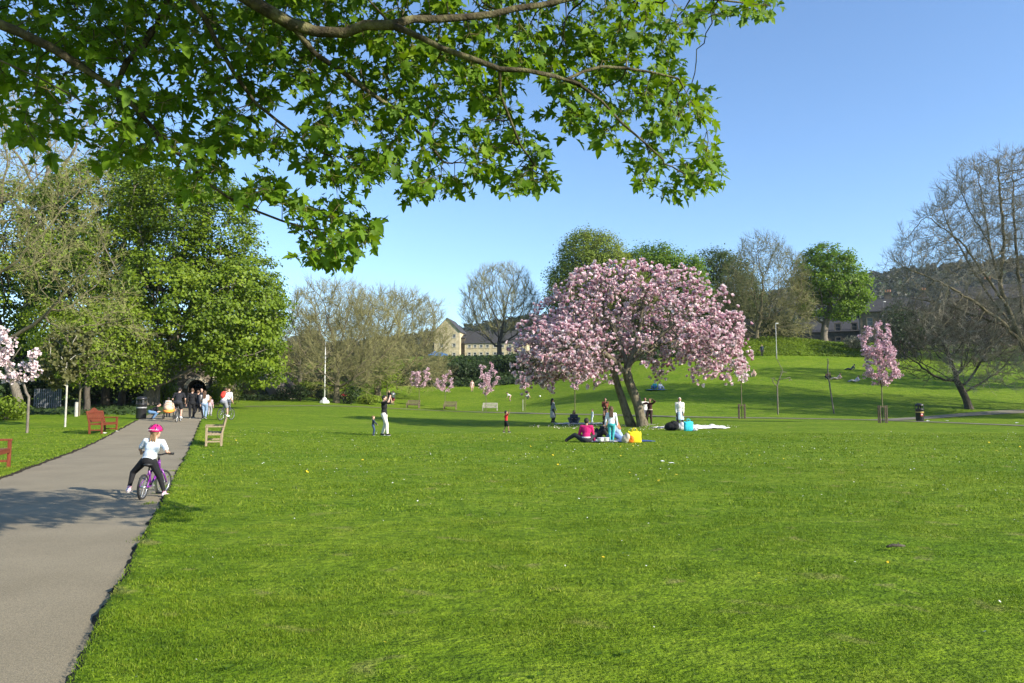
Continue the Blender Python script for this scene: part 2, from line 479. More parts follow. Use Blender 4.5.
g = join_blades('grass', [blades(3.4, 6, 200000, .0145, .0042), blades(6, 10, 180000, .016, .006), blades(10, 18, 150000, .024, .011), blades(18, 34, 120000, .03, .022)], BLADE)
g['kind'] = 'stuff'
# tall tufts in the worn joint between tarmac and turf
def tufts():
    out = []
    for k in range(9):
        y = RNG.uniform(3.5, 20); d = RNG.normal(-.07, .05); c = (d * PN - PK * y - PC, y)
        n = int(RNG.integers(60, 200)); x = c[0] + RNG.normal(0, .05, n); yy_ = c[1] + RNG.normal(0, .08, n)
        z = H(x, yy_) + .005; hh = RNG.uniform(.012, .04, n); a = RNG.uniform(0, 6.28, n); la = RNG.uniform(0, 6.28, n)
        side = np.stack([np.cos(a), np.sin(a), 0 * a], 1) * .003
        b = np.stack([x, yy_, z], 1); lean = np.stack([np.cos(la) * hh * .7, np.sin(la) * hh * .7, hh], 1)
        mid = b + lean * np.array([.4, .4, .65])
        v = np.stack([b - side, b + side, mid + side * .8, mid - side * .8, b + lean], 1).reshape(-1, 3)
        q = np.arange(n) * 5
        out.append((v, np.stack([q, q + 1, q + 2, q + 3], 1), np.stack([q + 3, q + 2, q + 4], 1), np.repeat(RNG.uniform(.1, .95, n), 5)))
    return out
g = join_blades('edge_grass', tufts(), BLADE); g['kind'] = 'stuff'
# daisies dotted through the lawn: small white flower heads
def flat_flowers(name, n, ya, yb, rad, stops, zup):
    u = RNG.uniform(-.78, .78, n); y = np.sqrt(RNG.uniform(ya * ya, yb * yb, n)); x = u * y
    cl = np.sin(x * .9 + 2) * np.sin(y * .7) + .5 * np.sin(x * 2.3) * np.sin(y * 1.9)
    k = (pdist(x, y) > .3) & (RNG.uniform(-1, 1, n) < cl)
    x = x[k]; y = y[k]; n = len(x)
    r = rad * RNG.uniform(.7, 1.3, n) * np.clip(y / 8, 1, 2.2); a = np.arange(6) * np.pi / 3
    tilt = RNG.normal(0, .35, (n, 2))
    vx = x[:, None] + r[:, None] * np.cos(a); vy = y[:, None] + r[:, None] * np.sin(a)
    vz = (H(x, y) + zup)[:, None] + r[:, None] * (np.cos(a) * tilt[:, :1] + np.sin(a) * tilt[:, 1:])
    v = np.stack([vx, vy, vz], -1).reshape(-1, 3)
    f = np.arange(n * 6).reshape(n, 6)
    o = mesh_np(name, v, [f], leaf_mat(name + '_petals', stops, (.6, .6, .5), .2), rnd=np.repeat(RNG.uniform(0, 1, n), 6))
    o['kind'] = 'stuff'
flat_flowers('daisies', 2600, 3.6, 36, .0065, [(0, (.5, .5, .42)), (1, (.8, .8, .75))], .024)
flat_flowers('dandelions', 160, 4, 30, .013, [(0, (.7, .5, .02)), (1, (.8, .6, .03))], .025)

# broad leaved weeds: flat rosettes
def rosettes(n):
    V = []; F = []; A = []; b = 0
    for _ in range(n):
        y = math.sqrt(RNG.uniform(14, 220)); x = RNG.uniform(-.75, .75) * y
        if pdist(x, y) < .2: continue
        z = float(H(x, y)) + .02; k = int(RNG.integers(5, 10)); a0 = RNG.uniform(0, 6.28); L = RNG.uniform(.025, .05)
        for i in range(k):
            a = a0 + i * 6.283 / k + RNG.normal(0, .2); d = np.array([math.cos(a), math.sin(a), 0]); s = np.array([-d[1], d[0], 0])
            up = np.array([0, 0, 1.0]); c = np.array([x, y, z])
            V += [c, c + d * L * .6 + s * L * .2 + up * .014, c + d * L * 1.05 + up * RNG.uniform(.0, .02), c + d * L * .6 - s * L * .2 + up * .014]
            F.append((b, b + 1, b + 2, b + 3)); b += 4; A += [RNG.uniform(0, 1)] * 4
    o = mesh_np('weeds', V, [np.array(F)], leaf_mat('weed_leaf', [(0, (.07, .14, .01)), (1, (.13, .21, .015))]), rnd=A)
    o['kind'] = 'stuff'
rosettes(150)
# ------------------------------------------------------------------ growing trees
def colonize(polys, attr, D, dk, iters=90, up=.05, jit=.12, maxn=9000, di=None):
    """space colonisation: branches grow from the given limbs towards points spread through the crown"""
    nodes = []; par = []
    for pl in polys:
        p0, pts = pl
        prev = p0
        if isinstance(p0, tuple):                      # attach to the nearest existing node
            q = np.array(p0); prev = int(np.argmin(np.linalg.norm(np.array(nodes) - q, axis=1)))
        for i, q in enumerate(pts):
            nodes.append(np.array(q, float)); par.append(-1 if prev is None else prev); prev = len(nodes) - 1
    nd = np.zeros((maxn + 400, 3)); nd[:len(nodes)] = nodes; n = len(nodes); par = par + [0] * 0
    cnt = np.zeros(maxn + 400, int)
    A = np.asarray(attr, float)
    dist = np.full(len(A), 1e9); near = np.zeros(len(A), int)
    for i in range(0, n, 64):
        dd = np.linalg.norm(A[:, None] - nd[None, i:min(n, i + 64)], axis=2); k = dd.argmin(1); m = dd[np.arange(len(A)), k]
        b = m < dist; dist[b] = m[b]; near[b] = k[b] + i
    for it in range(iters):
        act = dist > dk
        if di: act &= dist < di
        if not act.any() or n > maxn: break
        a = A[act]; k = near[act]
        dr = unit(a - nd[k])
        S = np.zeros((n, 3)); np.add.at(S, k, dr)
        ids = np.unique(k); ids = ids[cnt[ids] < 4]
        if len(ids) == 0: break
        g_ = unit(unit(S[ids]) + np.array([0, 0, up]) + RNG.normal(0, jit, (len(ids), 3)))
        new = nd[ids] + g_ * D
        m = len(new)
        nd[n:n + m] = new; par += list(ids); cnt[ids] += 1
        for i in range(0, m, 128):
            blk = new[i:i + 128]
            dd = np.linalg.norm(A[:, None] - blk[None], axis=2); kk = dd.argmin(1); mm = dd[np.arange(len(A)), kk]
            b = mm < dist - 1e-6; dist[b] = mm[b]; near[b] = kk[b] + n + i
        n += m
    return nd[:n].copy(), np.array(par[:n], int)

def weights(par):
    n = len(par); w_ = np.zeros(n); has = np.zeros(n, bool); has[par[par >= 0]] = True
    w_[~has] = 1
    for i in range(n - 1, 0, -1):
        if par[i] >= 0: w_[par[i]] += w_[i]
    return w_
def limb_rings(nd, par, w_, rad, sides):
    """tubes for the whole skeleton, side limbs start inside their parent"""
    n = len(nd); ch = [[] for _ in range(n)]
    for i in range(n):
        if par[i] >= 0: ch[par[i]].append(i)
    d = np.zeros((n, 3)); ok = par >= 0
    d[ok] = unit(nd[ok] - nd[par[ok]])
    main = np.full(n, -1)
    for i in range(n):
        if ch[i]: main[i] = max(ch[i], key=lambda c: w_[c])
    dd = d.copy(); m = main >= 0; dd[m] = unit(d[m] + d[main[m]])
    ref = np.array([.31, .92, .21])
    def ring(c, dr, r):
        u = np.cross(dr, ref); u = unit(u); v = np.cross(u, dr)
        a = np.arange(sides) * 2 * np.pi / sides
        return c[:, None] + (u[:, None] * np.cos(a)[None, :, None] + v[:, None] * np.sin(a)[None, :, None]) * r[:, None, None]
    V = [ring(nd, dd, rad)]
    start = par.copy() 
    side = np.array([i for i in range(n) if par[i] >= 0 and main[par[i]] != i], int)
    if len(side):
        V.append(ring(nd[par[side]], d[side], np.minimum(rad[side] * 1.35, rad[par[side]])))
        start[side] = n + np.arange(len(side))
    V = np.concatenate(V)
    c = np.where(par >= 0)[0]
    k = np.arange(sides); l = (k + 1) % sides
    s0 = start[c] * sides; s1 = c * sides
    f = np.stack([s0[:, None] + k, s0[:, None] + l, s1[:, None] + l, s1[:, None] + k], -1).reshape(-1, 4)
    return V.reshape(-1, 3), f
def tubes(P0, P1, r0, r1, sides=3):
    d = unit(P1 - P0); ref = np.array([.31, .92, .21]); u = unit(np.cross(d, ref)); v = np.cross(u, d)
    a = np.arange(sides) * 2 * np.pi / sides
    o = u[:, None] * np.cos(a)[None, :, None] + v[:, None] * np.sin(a)[None, :, None]
    r0 = np.broadcast_to(r0, len(P0)); r1 = np.broadcast_to(r1, len(P0))
    V = np.stack([P0[:, None] + o * r0[:, None, None], P1[:, None] + o * r1[:, None, None]], 1)
    b = np.arange(len(P0)) * 2 * sides; k = np.arange(sides); l = (k + 1) % sides
    f = np.stack([b[:, None] + k, b[:, None] + l, b[:, None] + sides + l, b[:, None] + sides + k], -1).reshape(-1, 4)
    return V.reshape(-1, 3), f
def add_twigs(nd, dirs, idx, k, L, r, up=.3, spread=.8, forks=2):
    i = np.repeat(idx, k); n = len(i)
    d = unit(dirs[i] + RNG.normal(0, spread, (n, 3)) * .75 + np.array([0, 0, up]))
    l = L * RNG.uniform(.5, 1.2, n)
    p0 = nd[i]; p1 = p0 + d * (l * .5)[:, None]
    d2 = unit(d + RNG.normal(0, .25, (n, 3)) + np.array([0, 0, up * .3])); p2 = p1 + d2 * (l * .5)[:, None]
    a = [tubes(p0, p1, r, r * .8), tubes(p1, p2, r * .8, r * .35)]
    tips = [p2, p1]; td = [d2, d2]
    for q in range(forks):
        d3 = unit(d + RNG.normal(0, .6, (n, 3)) + np.array([0, 0, up * .5])); p3 = p1 + d3 * (l * RNG.uniform(.3, .6, n))[:, None]
        a.append(tubes(p1, p3, r * .7, r * .3)); tips.append(p3); td.append(d3)
    V = []; F = []; b = 0
    for v, f in a: V.append(v); F.append(f + b); b += len(v)
    return np.concatenate(V), np.concatenate(F), np.concatenate(tips), np.concatenate(td)

LEAF4 = (np.array([[0, 0, 0], [.5, .42, .06], [0, 1.0, -.12], [-.5, .42, .06]]), [np.array([[0, 1, 2, 3]])])
def palmate():
    o = [(0, 0), (.16, -.10), (.34, -.02), (.48, .04), (.30, .20), (.52, .34), (.66, .52), (.44, .50), (.24, .44), (.26, .66), (.17, .84), (0, 1.06)]
    pts = o + [(-x, y) for x, y in reversed(o[1:-1])]
    v = [(x, y, .24 * abs(x) - .24 * y * y) for x, y in pts] + [(0, .34, -.03)]
    n = len(pts)
    return np.array(v), [np.array([[i, (i + 1) % n, n] for i in range(n)])]
PALM = palmate()
def leaves(pts, nrm, size, tmpl, rnd=None, down=0.0, along=None):
    """one small blade per point"""
    tv, tf = tmpl; n = len(pts)
    nrm = unit(nrm)
    t = RNG.normal(0, 1, (n, 3)) if along is None else along + RNG.normal(0, .35, (n, 3))
    t = t + np.array([0, 0, -down]); t = unit(t - nrm * (t * nrm).sum(1)[:, None]); s = np.cross(t, nrm)
    sz = np.broadcast_to(size, n)[:, None, None]
    V = pts[:, None] + (s[:, None] * tv[None, :, :1] + t[:, None] * tv[None, :, 1:2] + nrm[:, None] * tv[None, :, 2:3]) * sz
    k = tv.shape[0]; b = (np.arange(n) * k)[:, None, None]
    F = [(f[None] + b).reshape(-1, f.shape[1]) for f in tf]
    if rnd is None: rnd = RNG.uniform(0, 1, n)
    return V.reshape(-1, 3), F, np.repeat(rnd, k)

def blob_points(blobs, Y, n, shell=.5, dsc=.9, base=(0, 0, 0)):
    """points through a crown made of ellipsoids given by their photo outline and distance"""
    vol = []
    L = []
    for b in blobs:
        px, py, rx, ry = b[:4]; yy_ = Y + (b[4] if len(b) > 4 else 0)
        c = P(px, py, yy_); a = rx / FPX * yy_; h = ry / FPX * yy_; L.append((c, a, (a + h) / 2 * dsc, h)); vol.append(a * h * (a + h) / 2)
    vol = np.array(vol) / sum(vol); out = []
    for (c, a, d, h), v in zip(L, vol):
        m = max(3, int(n * v)); q = unit(RNG.normal(0, 1, (m, 3))); r = RNG.uniform(0, 1, m) ** (1 / 3)
        r = np.where(RNG.uniform(0, 1, m) < shell, RNG.uniform(.8, 1.0, m), r)
        out.append(c + q * r[:, None] * np.array([a, d, h]))
    out = np.concatenate(out) - np.array(base)
    return out[out[:, 2] > .6]

BARK = mat_noise('bark_grey', (.10, .085, .065), (.22, .19, .15), scale=6, rough=.9, bump=.6, bscale=22, stretch=(3, 3, .7))
BARK_D = mat_noise('bark_dark', (.045, .038, .03), (.10, .085, .065), scale=6, rough=.95, bump=.6, bscale=22, stretch=(3, 3, .7))
BARK_O = mat_noise('bark_olive', (.085, .072, .040), (.18, .155, .09), scale=6, rough=.9, bump=.5, bscale=22, stretch=(3, 3, .7))
BARK_P = mat_noise('bark_pale', (.33, .31, .26), (.50, .47, .40), scale=9, rough=.8, bump=.3)
TWIG_G = mat_noise('twigs_grey', (.215, .19, .14), (.33, .295, .22), scale=3, rough=.9, bump=0)
TWIG_O = mat_noise('twigs_olive', (.185, .175, .07), (.30, .28, .12), scale=2, rough=.9, bump=0)
TWIG_D = mat_noise('twigs_dark', (.11, .09, .066), (.19, .16, .115), scale=3, rough=.9, bump=0)
L_GREEN = leaf_mat('leaf_spring_green', [(0, (.055, .092, .004)), (.6, (.122, .185, .008)), (1, (.20, .265, .016))], (.28, .42, .012), .3)
L_BRIGHT = leaf_mat('leaf_bright_green', [(0, (.095, .15, .008)), (1, (.20, .27, .020))], (.36, .46, .02))
L_SYCG = leaf_mat('leaf_sycamore_far', [(0, (.05, .10, .006)), (.6, (.112, .19, .009)), (1, (.18, .26, .016))], (.24, .42, .02))
L_MID = leaf_mat('leaf_mid_green', [(0, (.035, .06, .012)), (1, (.085, .12, .025))], (.15, .24, .03))
L_YELL2 = leaf_mat('leaf_olive_yellow', [(0, (.09, .11, .018)), (1, (.19, .20, .04))], (.26, .3, .05))
L_YELL = leaf_mat('leaf_yellow_green', [(0, (.115, .17, .014)), (1, (.24, .31, .04))], (.33, .36, .04))
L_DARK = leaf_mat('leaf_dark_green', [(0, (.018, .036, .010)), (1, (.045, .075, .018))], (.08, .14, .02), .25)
L_OLIVE = leaf_mat('leaf_olive', [(0, (.075, .08, .025)), (1, (.15, .15, .05))], (.2, .2, .05))
L_RED = leaf_mat('leaf_red', [(0, (.20, .05, .03)), (1, (.36, .12, .06))], (.4, .12, .05))
L_GREY = leaf_mat('leaf_pale_grey', [(0, (.22, .20, .13)), (1, (.38, .36, .26))], (.3, .3, .15))
L_PINK = leaf_mat('petal_cherry', [(0, (.42, .19, .26)), (.45, (.64, .40, .46)), (1, (.80, .64, .68))], (.7, .45, .55), .3)
L_PALEPINK = leaf_mat('petal_pale', [(0, (.55, .36, .40)), (.5, (.76, .60, .62)), (1, (.85, .76, .76))], (.8, .6, .6), .3)

LMUL = 3.0
def tree(name, label, base, blobs, Y, rtrunk=.3, n=900, D=.6, dk=.9, bark=BARK, twig=None, leaf=None, group=None, cat='tree',
         trunk_top=None, trunk_pts=None, twig_k=4, twig_L=1.1, twig_r=.009, lsize=.2, lper=12, lspread=.5, wleaf=2, shell=.6, up=.06,
         e=1.8, dsc=.9, flat=.75, forks=2, limbs=None, sides=6, twig_up=.3, rmin=.010):
    bx, by, bz = base
    root = thing(name, label, cat, base, 0, group)
    A = blob_points(blobs, Y, n, shell, dsc, base)
    top = trunk_top if trunk_top is not None else max(1.2, A[:, 2].min() * 1.0)
    c = A.mean(0)
    if trunk_pts is None:
        m = max(3, int(top / D)); lean = np.array([c[0], c[1], 0]) * .12
        trunk_pts = [np.array([0, 0, -.25])] + [np.array([lean[0] * (i / m) ** 2 + RNG.normal(0, .03), lean[1] * (i / m) ** 2 + RNG.normal(0, .03), top * i / m]) for i in range(1, m + 1)]
    polys = [(None, trunk_pts)] + (limbs or [])
    nd, par = colonize(polys, A, D, dk, up=up)
    w_ = weights(par); wm = w_.max()
    rad = np.maximum(rtrunk * (w_ / wm) ** (1 / e), rmin)
    z = nd[:, 2]; rad = np.where((z < .7) & (w_ > wm * .5), rad * (1 + .45 * np.clip((.7 - z) / .7, 0, 1) ** 2), rad)
    V, F = limb_rings(nd, par, w_, rad, sides)
    mesh_np('trunk', V, [F], bark, root, smooth=True)
    dirs = np.zeros_like(nd); ok = par >= 0; dirs[ok] = unit(nd[ok] - nd[par[ok]])
    idx = np.where((w_ <= 3) & (z > top * .5))[0]
    tips = nd[idx]; td = dirs[idx]
    if twig is not None:
        V, F, tips, td = add_twigs(nd, dirs, idx, twig_k, twig_L, twig_r, twig_up, forks=forks)
        mesh_np('twigs', V, [F], twig, root)
    if leaf is not None:
        li = np.where((w_ <= wleaf) & (z > top * .5))[0]
        lper = int(lper * LMUL) if lper > 8 else lper
        cc = np.repeat(nd[li] + dirs[li] * D * .4, lper, axis=0)
        m = len(cc)
        off = RNG.normal(0, 1, (m, 3)) * np.array([1, 1, flat]) * lspread
        pts = cc + off
        cen = c + np.array([0, 0, -.3])
        nr = unit(pts - cen) * .55 + unit(off) * .35 + np.array([0, 0, .45]) + RNG.normal(0, .42, (m, 3))
        tone = np.repeat(RNG.normal(.5, .16, len(li)), lper)
        rnd = np.clip(tone + RNG.normal(0, .14, m), 0, 1)
        v, f, r_ = leaves(pts, nr, (.84 if lper > 8 else 1) * lsize * RNG.uniform(.6, 1.25, m), LEAF4, rnd)
        mesh_np('crown', v, f, leaf, root, rnd=r_)
    return root, nd, par, w_, dirs, tips

def bush(name, label, base, w_, d_, h_, leaf, n=1500, lsize=.12, cat='bush', group=None, stem=True, lumps=7, bark=BARK_D):
    root = thing(name, label, cat, base, 0, group)
    cs = [(0, 0, h_ * .45, 1.0)] + [(RNG.uniform(-.32, .32) * w_, RNG.uniform(-.32, .32) * d_, h_ * RNG.uniform(.25, .68), RNG.uniform(.4, .62)) for _ in range(lumps)]
    wt = np.array([c[3] ** 2 for c in cs]); wt /= wt.sum(); P_ = []; Nn = []
    for (x, y, z, s), k in zip(cs, wt):
        m = max(6, int(n * k)); q = unit(RNG.normal(0, 1, (m, 3))); r = RNG.uniform(.72, 1.03, m)[:, None]
        P_.append(np.array([x, y, z]) + q * r * np.array([w_ * .5, d_ * .5, h_ * .5]) * (s if s < 1 else .86)); Nn.append(q * .8 + np.array([0, 0, .35]) + RNG.normal(0, .45, (m, 3)))
    P_ = np.concatenate(P_); Nn = np.concatenate(Nn); k = P_[:, 2] > .02; P_ = P_[k]; Nn = Nn[k]
    tone = .5 + .22 * np.sin(P_[:, 0] * 3.1 / max(w_, .5) * 3) * np.sin(P_[:, 2] * 7 / max(h_, .5)) + RNG.normal(0, .16, len(P_))
    v, f, r_ = leaves(P_, Nn, lsize * RNG.uniform(.6, 1.3, len(P_)), LEAF4, np.clip(tone, 0, 1))
    mesh_np('foliage', v, f, leaf, root, rnd=r_)
    if stem:
        m = 7; a = RNG.uniform(0, 6.28, m); p1 = np.stack([np.cos(a) * w_ * .28, np.sin(a) * d_ * .28, np.full(m, h_ * .7)], 1)
        v, f = tubes(np.tile(np.array([[0, 0, -.05]]), (m, 1)), p1, .03 + .012 * h_, .012, 5)
        mesh_np('stems', v, [f], bark, root)
    return root
# ------------------------------------------------------------------ the big leafy trees on the left
GT = 'leafy trees beside the path'
tree('leafy_tree', 'largest leafy green tree overhanging the tunnel arch, right end of the left-hand row', gY(150, 60),
     [(205, 235, 52, 62), (235, 320, 44, 62, -2), (165, 215, 48, 52, 2), (165, 305, 50, 55, -3), (248, 340, 32, 34, 1), (120, 270, 40, 60, 0), (228, 360, 52, 20, -1), (200, 300, 55, 65, 3), (262, 300, 22, 50, 2), (150, 375, 30, 20, -2), (238, 325, 46, 58, 4), (262, 372, 22, 16, 0)], 60,
     rtrunk=.48, n=3200, D=.75, dk=.85, bark=BARK, leaf=L_GREEN, group=GT, lsize=.27, lper=30, lspread=.42, trunk_top=3.4, twig=BARK_O, twig_k=1, twig_L=1.0, forks=1, flat=.5, shell=.7)
tree('leafy_tree', 'leafy green tree in the left-hand row, between the twiggy olive tree and the largest tree', gY(108, 66),
     [(110, 200, 60, 45), (90, 280, 60, 60), (60, 230, 40, 50, 2), (140, 190, 40, 30), (100, 350, 55, 32)], 66,
     rtrunk=.45, n=1700, D=.8, dk=.95, bark=BARK_D, leaf=L_GREEN, group=GT, lsize=.30, lper=26, lspread=.48, trunk_top=3.0, flat=.55, shell=.7)
tree('leafy_tree', 'leafy green tree at the far left edge, behind the pale magnolia', gY(20, 68),
     [(10, 300, 55, 60), (-60, 260, 70, 70), (20, 230, 50, 50, 3), (-20, 365, 80, 25), (40, 350, 50, 35)], 68,
     rtrunk=.42, n=1500, D=.85, dk=1.0, bark=BARK_D, leaf=L_GREEN, group=GT, lsize=.31, lper=24, lspread=.5, trunk_top=3.2, flat=.55)
tree('leafy_tree', 'low bright leafy tree with drooping branches behind the red-brown bench', gY(88, 52),
     [(80, 350, 44, 34), (110, 330, 36, 30, 1), (60, 325, 34, 26, 2), (130, 365, 28, 24, 2)], 52,
     rtrunk=.2, n=900, D=.6, dk=.75, bark=BARK_D, leaf=L_BRIGHT, group=GT, lsize=.22, lper=16, lspread=.5, trunk_top=1.8, flat=.5)
tree('twiggy_tree', 'tall twiggy olive tree just coming into leaf at the upper left', gY(-30, 47),
     [(20, 210, 70, 70), (75, 270, 50, 60, -2), (-50, 200, 80, 80), (70, 190, 45, 40, 2), (100, 330, 45, 40, -2), (15, 140, 55, 40)], 47,
     rtrunk=.30, n=1100, D=.6, dk=.8, bark=BARK_O, twig=TWIG_O, leaf=L_YELL, lsize=.14, lper=7, lspread=.5, trunk_top=3.0, rmin=.013, twig_k=5, twig_L=1.2, twig_r=.011, wleaf=2, group=None)
tree('bare_tree', 'bare grey tree behind the top left leaves, its twigs against the sky', gY(15, 80),
     [(60, 130, 70, 60), (20, 160, 50, 60), (100, 170, 40, 40)], 80,
     rtrunk=.5, n=900, D=.9, dk=1.2, bark=BARK, twig=TWIG_G, trunk_top=6, twig_k=5, twig_L=1.6, twig_r=.011)
# dark understorey
hb = [(-60, 44, 9, 4, 4.2), (5, 56, 7, 4, 4.4), (55, 58, 7, 4, 4.6), (95, 64, 6, 4, 4.5), (130, 68, 6, 4, 4.5), (165, 74, 5, 3, 5.5), (218, 77, 6, 3.5, 5.5)]
hl = ['dark evergreen shrub off the left edge of the lawn', 'dark evergreen shrub behind the tilted magnolia trunk', 'dark evergreen shrub behind the white-stemmed sapling',
      'dark evergreen shrub behind the red-brown bench', 'dark evergreen shrub behind the two bare trunks by the litter bin', 'dark ivy covered shrub hugging the left side of the stone arch', 'dark ivy covered shrub above the right side of the stone arch']
for (px, Y, a, b, h), l in zip(hb, hl):
    bush('evergreen_shrub', l, gY(px, Y), a, b, h, L_DARK, 3600, .24, group='dark shrubs under the left-hand trees', lumps=9)
bush('laurel_bush', 'bright green laurel bush under the pale magnolia at the left edge', gY(8, 40), 2.6, 2.0, 1.5, L_BRIGHT, 1500, .13)
bush('laurel_bush', 'yellow-green bush in the sun left of the tunnel mouth', gY(163, 66), 2.6, 1.8, 2.6, L_BRIGHT, 1500, .16)
# bare trunks by the bin
def snag(label, px, Y, h, r, bark, lean=0):
    root = thing('tree_trunk', label, 'tree', gY(px, Y), 0, 'bare trunks at the edge of the left-hand wood')
    pts = [np.array([lean * t * h + .1 * math.sin(t * 5), .05 * math.sin(t * 7), t * h - .2 * (t == 0)]) for t in np.linspace(0, 1, 8)]
    b = MB(); b.tube(pts, [r * (1.35 - .35 * min(1, t * 6)) * (1 - .35 * t) for t in np.linspace(0, 1, 8)], 10); b.build('trunk', bark, root, True)
    m = MB()
    for k in range(6):
        z = h * RNG.uniform(.45, .98); a = RNG.uniform(0, 6.28); p = np.array([lean * z, 0, z]); d = np.array([math.cos(a), math.sin(a), RNG.uniform(.3, 1)])
        m.tube([p, p + d * .7, p + d * 1.5 + np.array([0, 0, .3])], [r * .3, r * .2, .02], 5)
    m.build('branches', bark, root, True)
snag('pale ridged trunk standing behind the crouching person by the bin', 157, 60, 6.5, .22, BARK)
snag('dark trunk between the red-brown bench and the litter bin', 122, 62, 6, .28, BARK_D)
snag('leaning dark trunk right behind the red-brown bench', 106, 60, 6, .30, BARK_D, -.05)

# ------------------------------------------------------------------ bare trees across the middle
tree('bare_tree', 'bare pale-barked tree with a straight trunk beside the white pole', gY(337, 82),
     [(330, 315, 46, 34), (345, 360, 58, 32), (300, 345, 34, 34, 1), (375, 340, 34, 40), (330, 300, 34, 18), (310, 320, 26, 26), (352, 310, 26, 22)], 82,
     rtrunk=.36, n=1700, D=.7, dk=.95, bark=BARK_O, twig=TWIG_O, trunk_top=2.6, rmin=.018, twig_k=8, twig_L=1.7, twig_r=.017, twig_up=.5)
tree('bare_tree', 'broad olive twigged tree right of the white pole, in front of the cream building', gY(378, 98),
     [(395, 335, 48, 44), (425, 345, 26, 46), (360, 340, 34, 44, 2), (400, 370, 52, 26, -2), (415, 312, 26, 20), (385, 312, 32, 20), (400, 300, 26, 12)], 98,
     rtrunk=.42, n=1900, D=.75, dk=1.0, bark=BARK_O, twig=TWIG_O, trunk_top=1.5, rmin=.018, twig_k=9, twig_L=1.8, twig_r=.018, twig_up=.6, leaf=L_OLIVE, lsize=.14, lper=4, wleaf=1, lspread=.6)
tree('bare_tree', 'low sprawling brown twigged tree left of the white pole above the stairs', gY(300, 96),
     [(290, 355, 30, 26), (315, 345, 36, 36), (270, 345, 22, 24, 2)], 96,
     rtrunk=.3, n=900, D=.75, dk=1.0, bark=BARK, twig=TWIG_O, trunk_top=1.5, twig_k=6, twig_L=1.7, twig_r=.014, leaf=L_OLIVE, lsize=.16, lper=5, wleaf=1, lspread=.6)
tree('bare_tree', 'round bare grey tree standing alone on the bank right of the cream building', gY(499, 132),
     [(500, 300, 39, 34), (500, 322, 37, 24), (480, 310, 20, 30), (520, 310, 20, 34)], 132,
     rtrunk=.45, n=1800, D=.9, dk=1.15, bark=BARK_D, twig=TWIG_O, trunk_top=2.6, rmin=.02, twig_k=8, twig_L=2.0, twig_r=.020, twig_up=.8, up=.15)
tree('conifer', 'narrow dark conifer between the bare tree tops left of the white pole', gY(311, 118),
     [(310, 345, 10, 22), (310, 325, 5, 13), (310, 365, 13, 14)], 118, rtrunk=.25, n=300, D=.7, dk=.9, bark=BARK_D, leaf=L_DARK, lsize=.3, lper=22, lspread=.5, trunk_top=1.5)
tree('sapling', 'small bright green leafy sapling in front of the broad olive tree', gY(387, 84),
     [(388, 375, 14, 15), (380, 382, 9, 7), (395, 364, 8, 8)], 84, rtrunk=.07, n=200, D=.35, dk=.5, bark=BARK_O, leaf=L_BRIGHT, lsize=.17, lper=9, lspread=.28, trunk_top=.9)

# ------------------------------------------------------------------ trees on the bank behind the magnolia
tree('feathery_tree', 'yellow-green feathery tree rising behind the left of the magnolia', gY(590, 128),
     [(590, 262, 34, 32), (575, 290, 30, 30), (610, 285, 34, 36), (560, 300, 14, 22)], 128,
     rtrunk=.45, n=1100, D=.9, dk=1.2, bark=BARK_D, twig=TWIG_O, leaf=L_YELL, lsize=.36, lper=40, lspread=.7, trunk_top=3, twig_k=3, twig_L=1.8, twig_r=.010, group='trees on the bank')
tree('feathery_tree', 'low olive rounded tree directly behind the crown of the magnolia', gY(625, 124),
     [(618, 288, 28, 20), (640, 305, 40, 26), (605, 305, 30, 28)], 124,
     rtrunk=.4, n=900, D=.9, dk=1.2, bark=BARK_D, twig=TWIG_O, leaf=L_YELL2, lsize=.34, lper=34, lspread=.65, trunk_top=3, twig_k=2, twig_L=1.5, twig_r=.012, group='trees on the bank')
tree('leafy_tree', 'bright green rounded tree showing above the right of the magnolia crown', gY(662, 134),
     [(655, 275, 36, 32), (682, 285, 24, 30), (640, 268, 24, 22), (694, 300, 18, 24)], 134,
     rtrunk=.45, n=900, D=.95, dk=1.25, bark=BARK_D, leaf=L_SYCG, lsize=.40, lper=36, lspread=.7, trunk_top=3, group='trees on the bank')
tree('leafy_tree', 'dark green tree left of the bare twigs on the bank, right of the magnolia', gY(722, 140),
     [(715, 278, 30, 30), (735, 295, 26, 34), (705, 310, 24, 30)], 140,
     rtrunk=.45, n=900, D=.95, dk=1.25, bark=BARK_D, leaf=L_MID, lsize=.38, lper=32, lspread=.7, trunk_top=3, group='trees on the bank', twig=TWIG_D, twig_k=2, twig_L=1.6, twig_r=.014)
tree('bare_tree', 'brown bare low-forked tree on the grass bank left of the green sycamore', gY(757, 119),
     [(765, 285, 44, 42), (740, 305, 28, 36), (790, 310, 22, 36), (760, 255, 26, 20), (775, 325, 36, 16)], 119,
     rtrunk=.40, n=1900, D=.85, dk=1.0, bark=BARK_O, twig=TWIG_O, leaf=L_OLIVE, lsize=.22, lper=7, lspread=.6, wleaf=1, trunk_top=1.6, twig_k=6, twig_L=1.9, twig_r=.019, twig_up=.5)
tree('leafy_tree', 'bright green sycamore with a pale short trunk on top of the grass bank', gY(825, 125),
     [(830, 282, 30, 30), (850, 292, 20, 24), (810, 280, 18, 26), (826, 258, 18, 16), (838, 308, 28, 12), (858, 280, 12, 14), (803, 262, 9, 10), (845, 262, 12, 12), (812, 310, 16, 10)], 125,
     rtrunk=.55, n=900, D=.9, dk=1.15, bark=BARK, leaf=L_SYCG, lsize=.40, lper=34, lspread=.62, trunk_top=2.2, flat=.5, shell=.8)
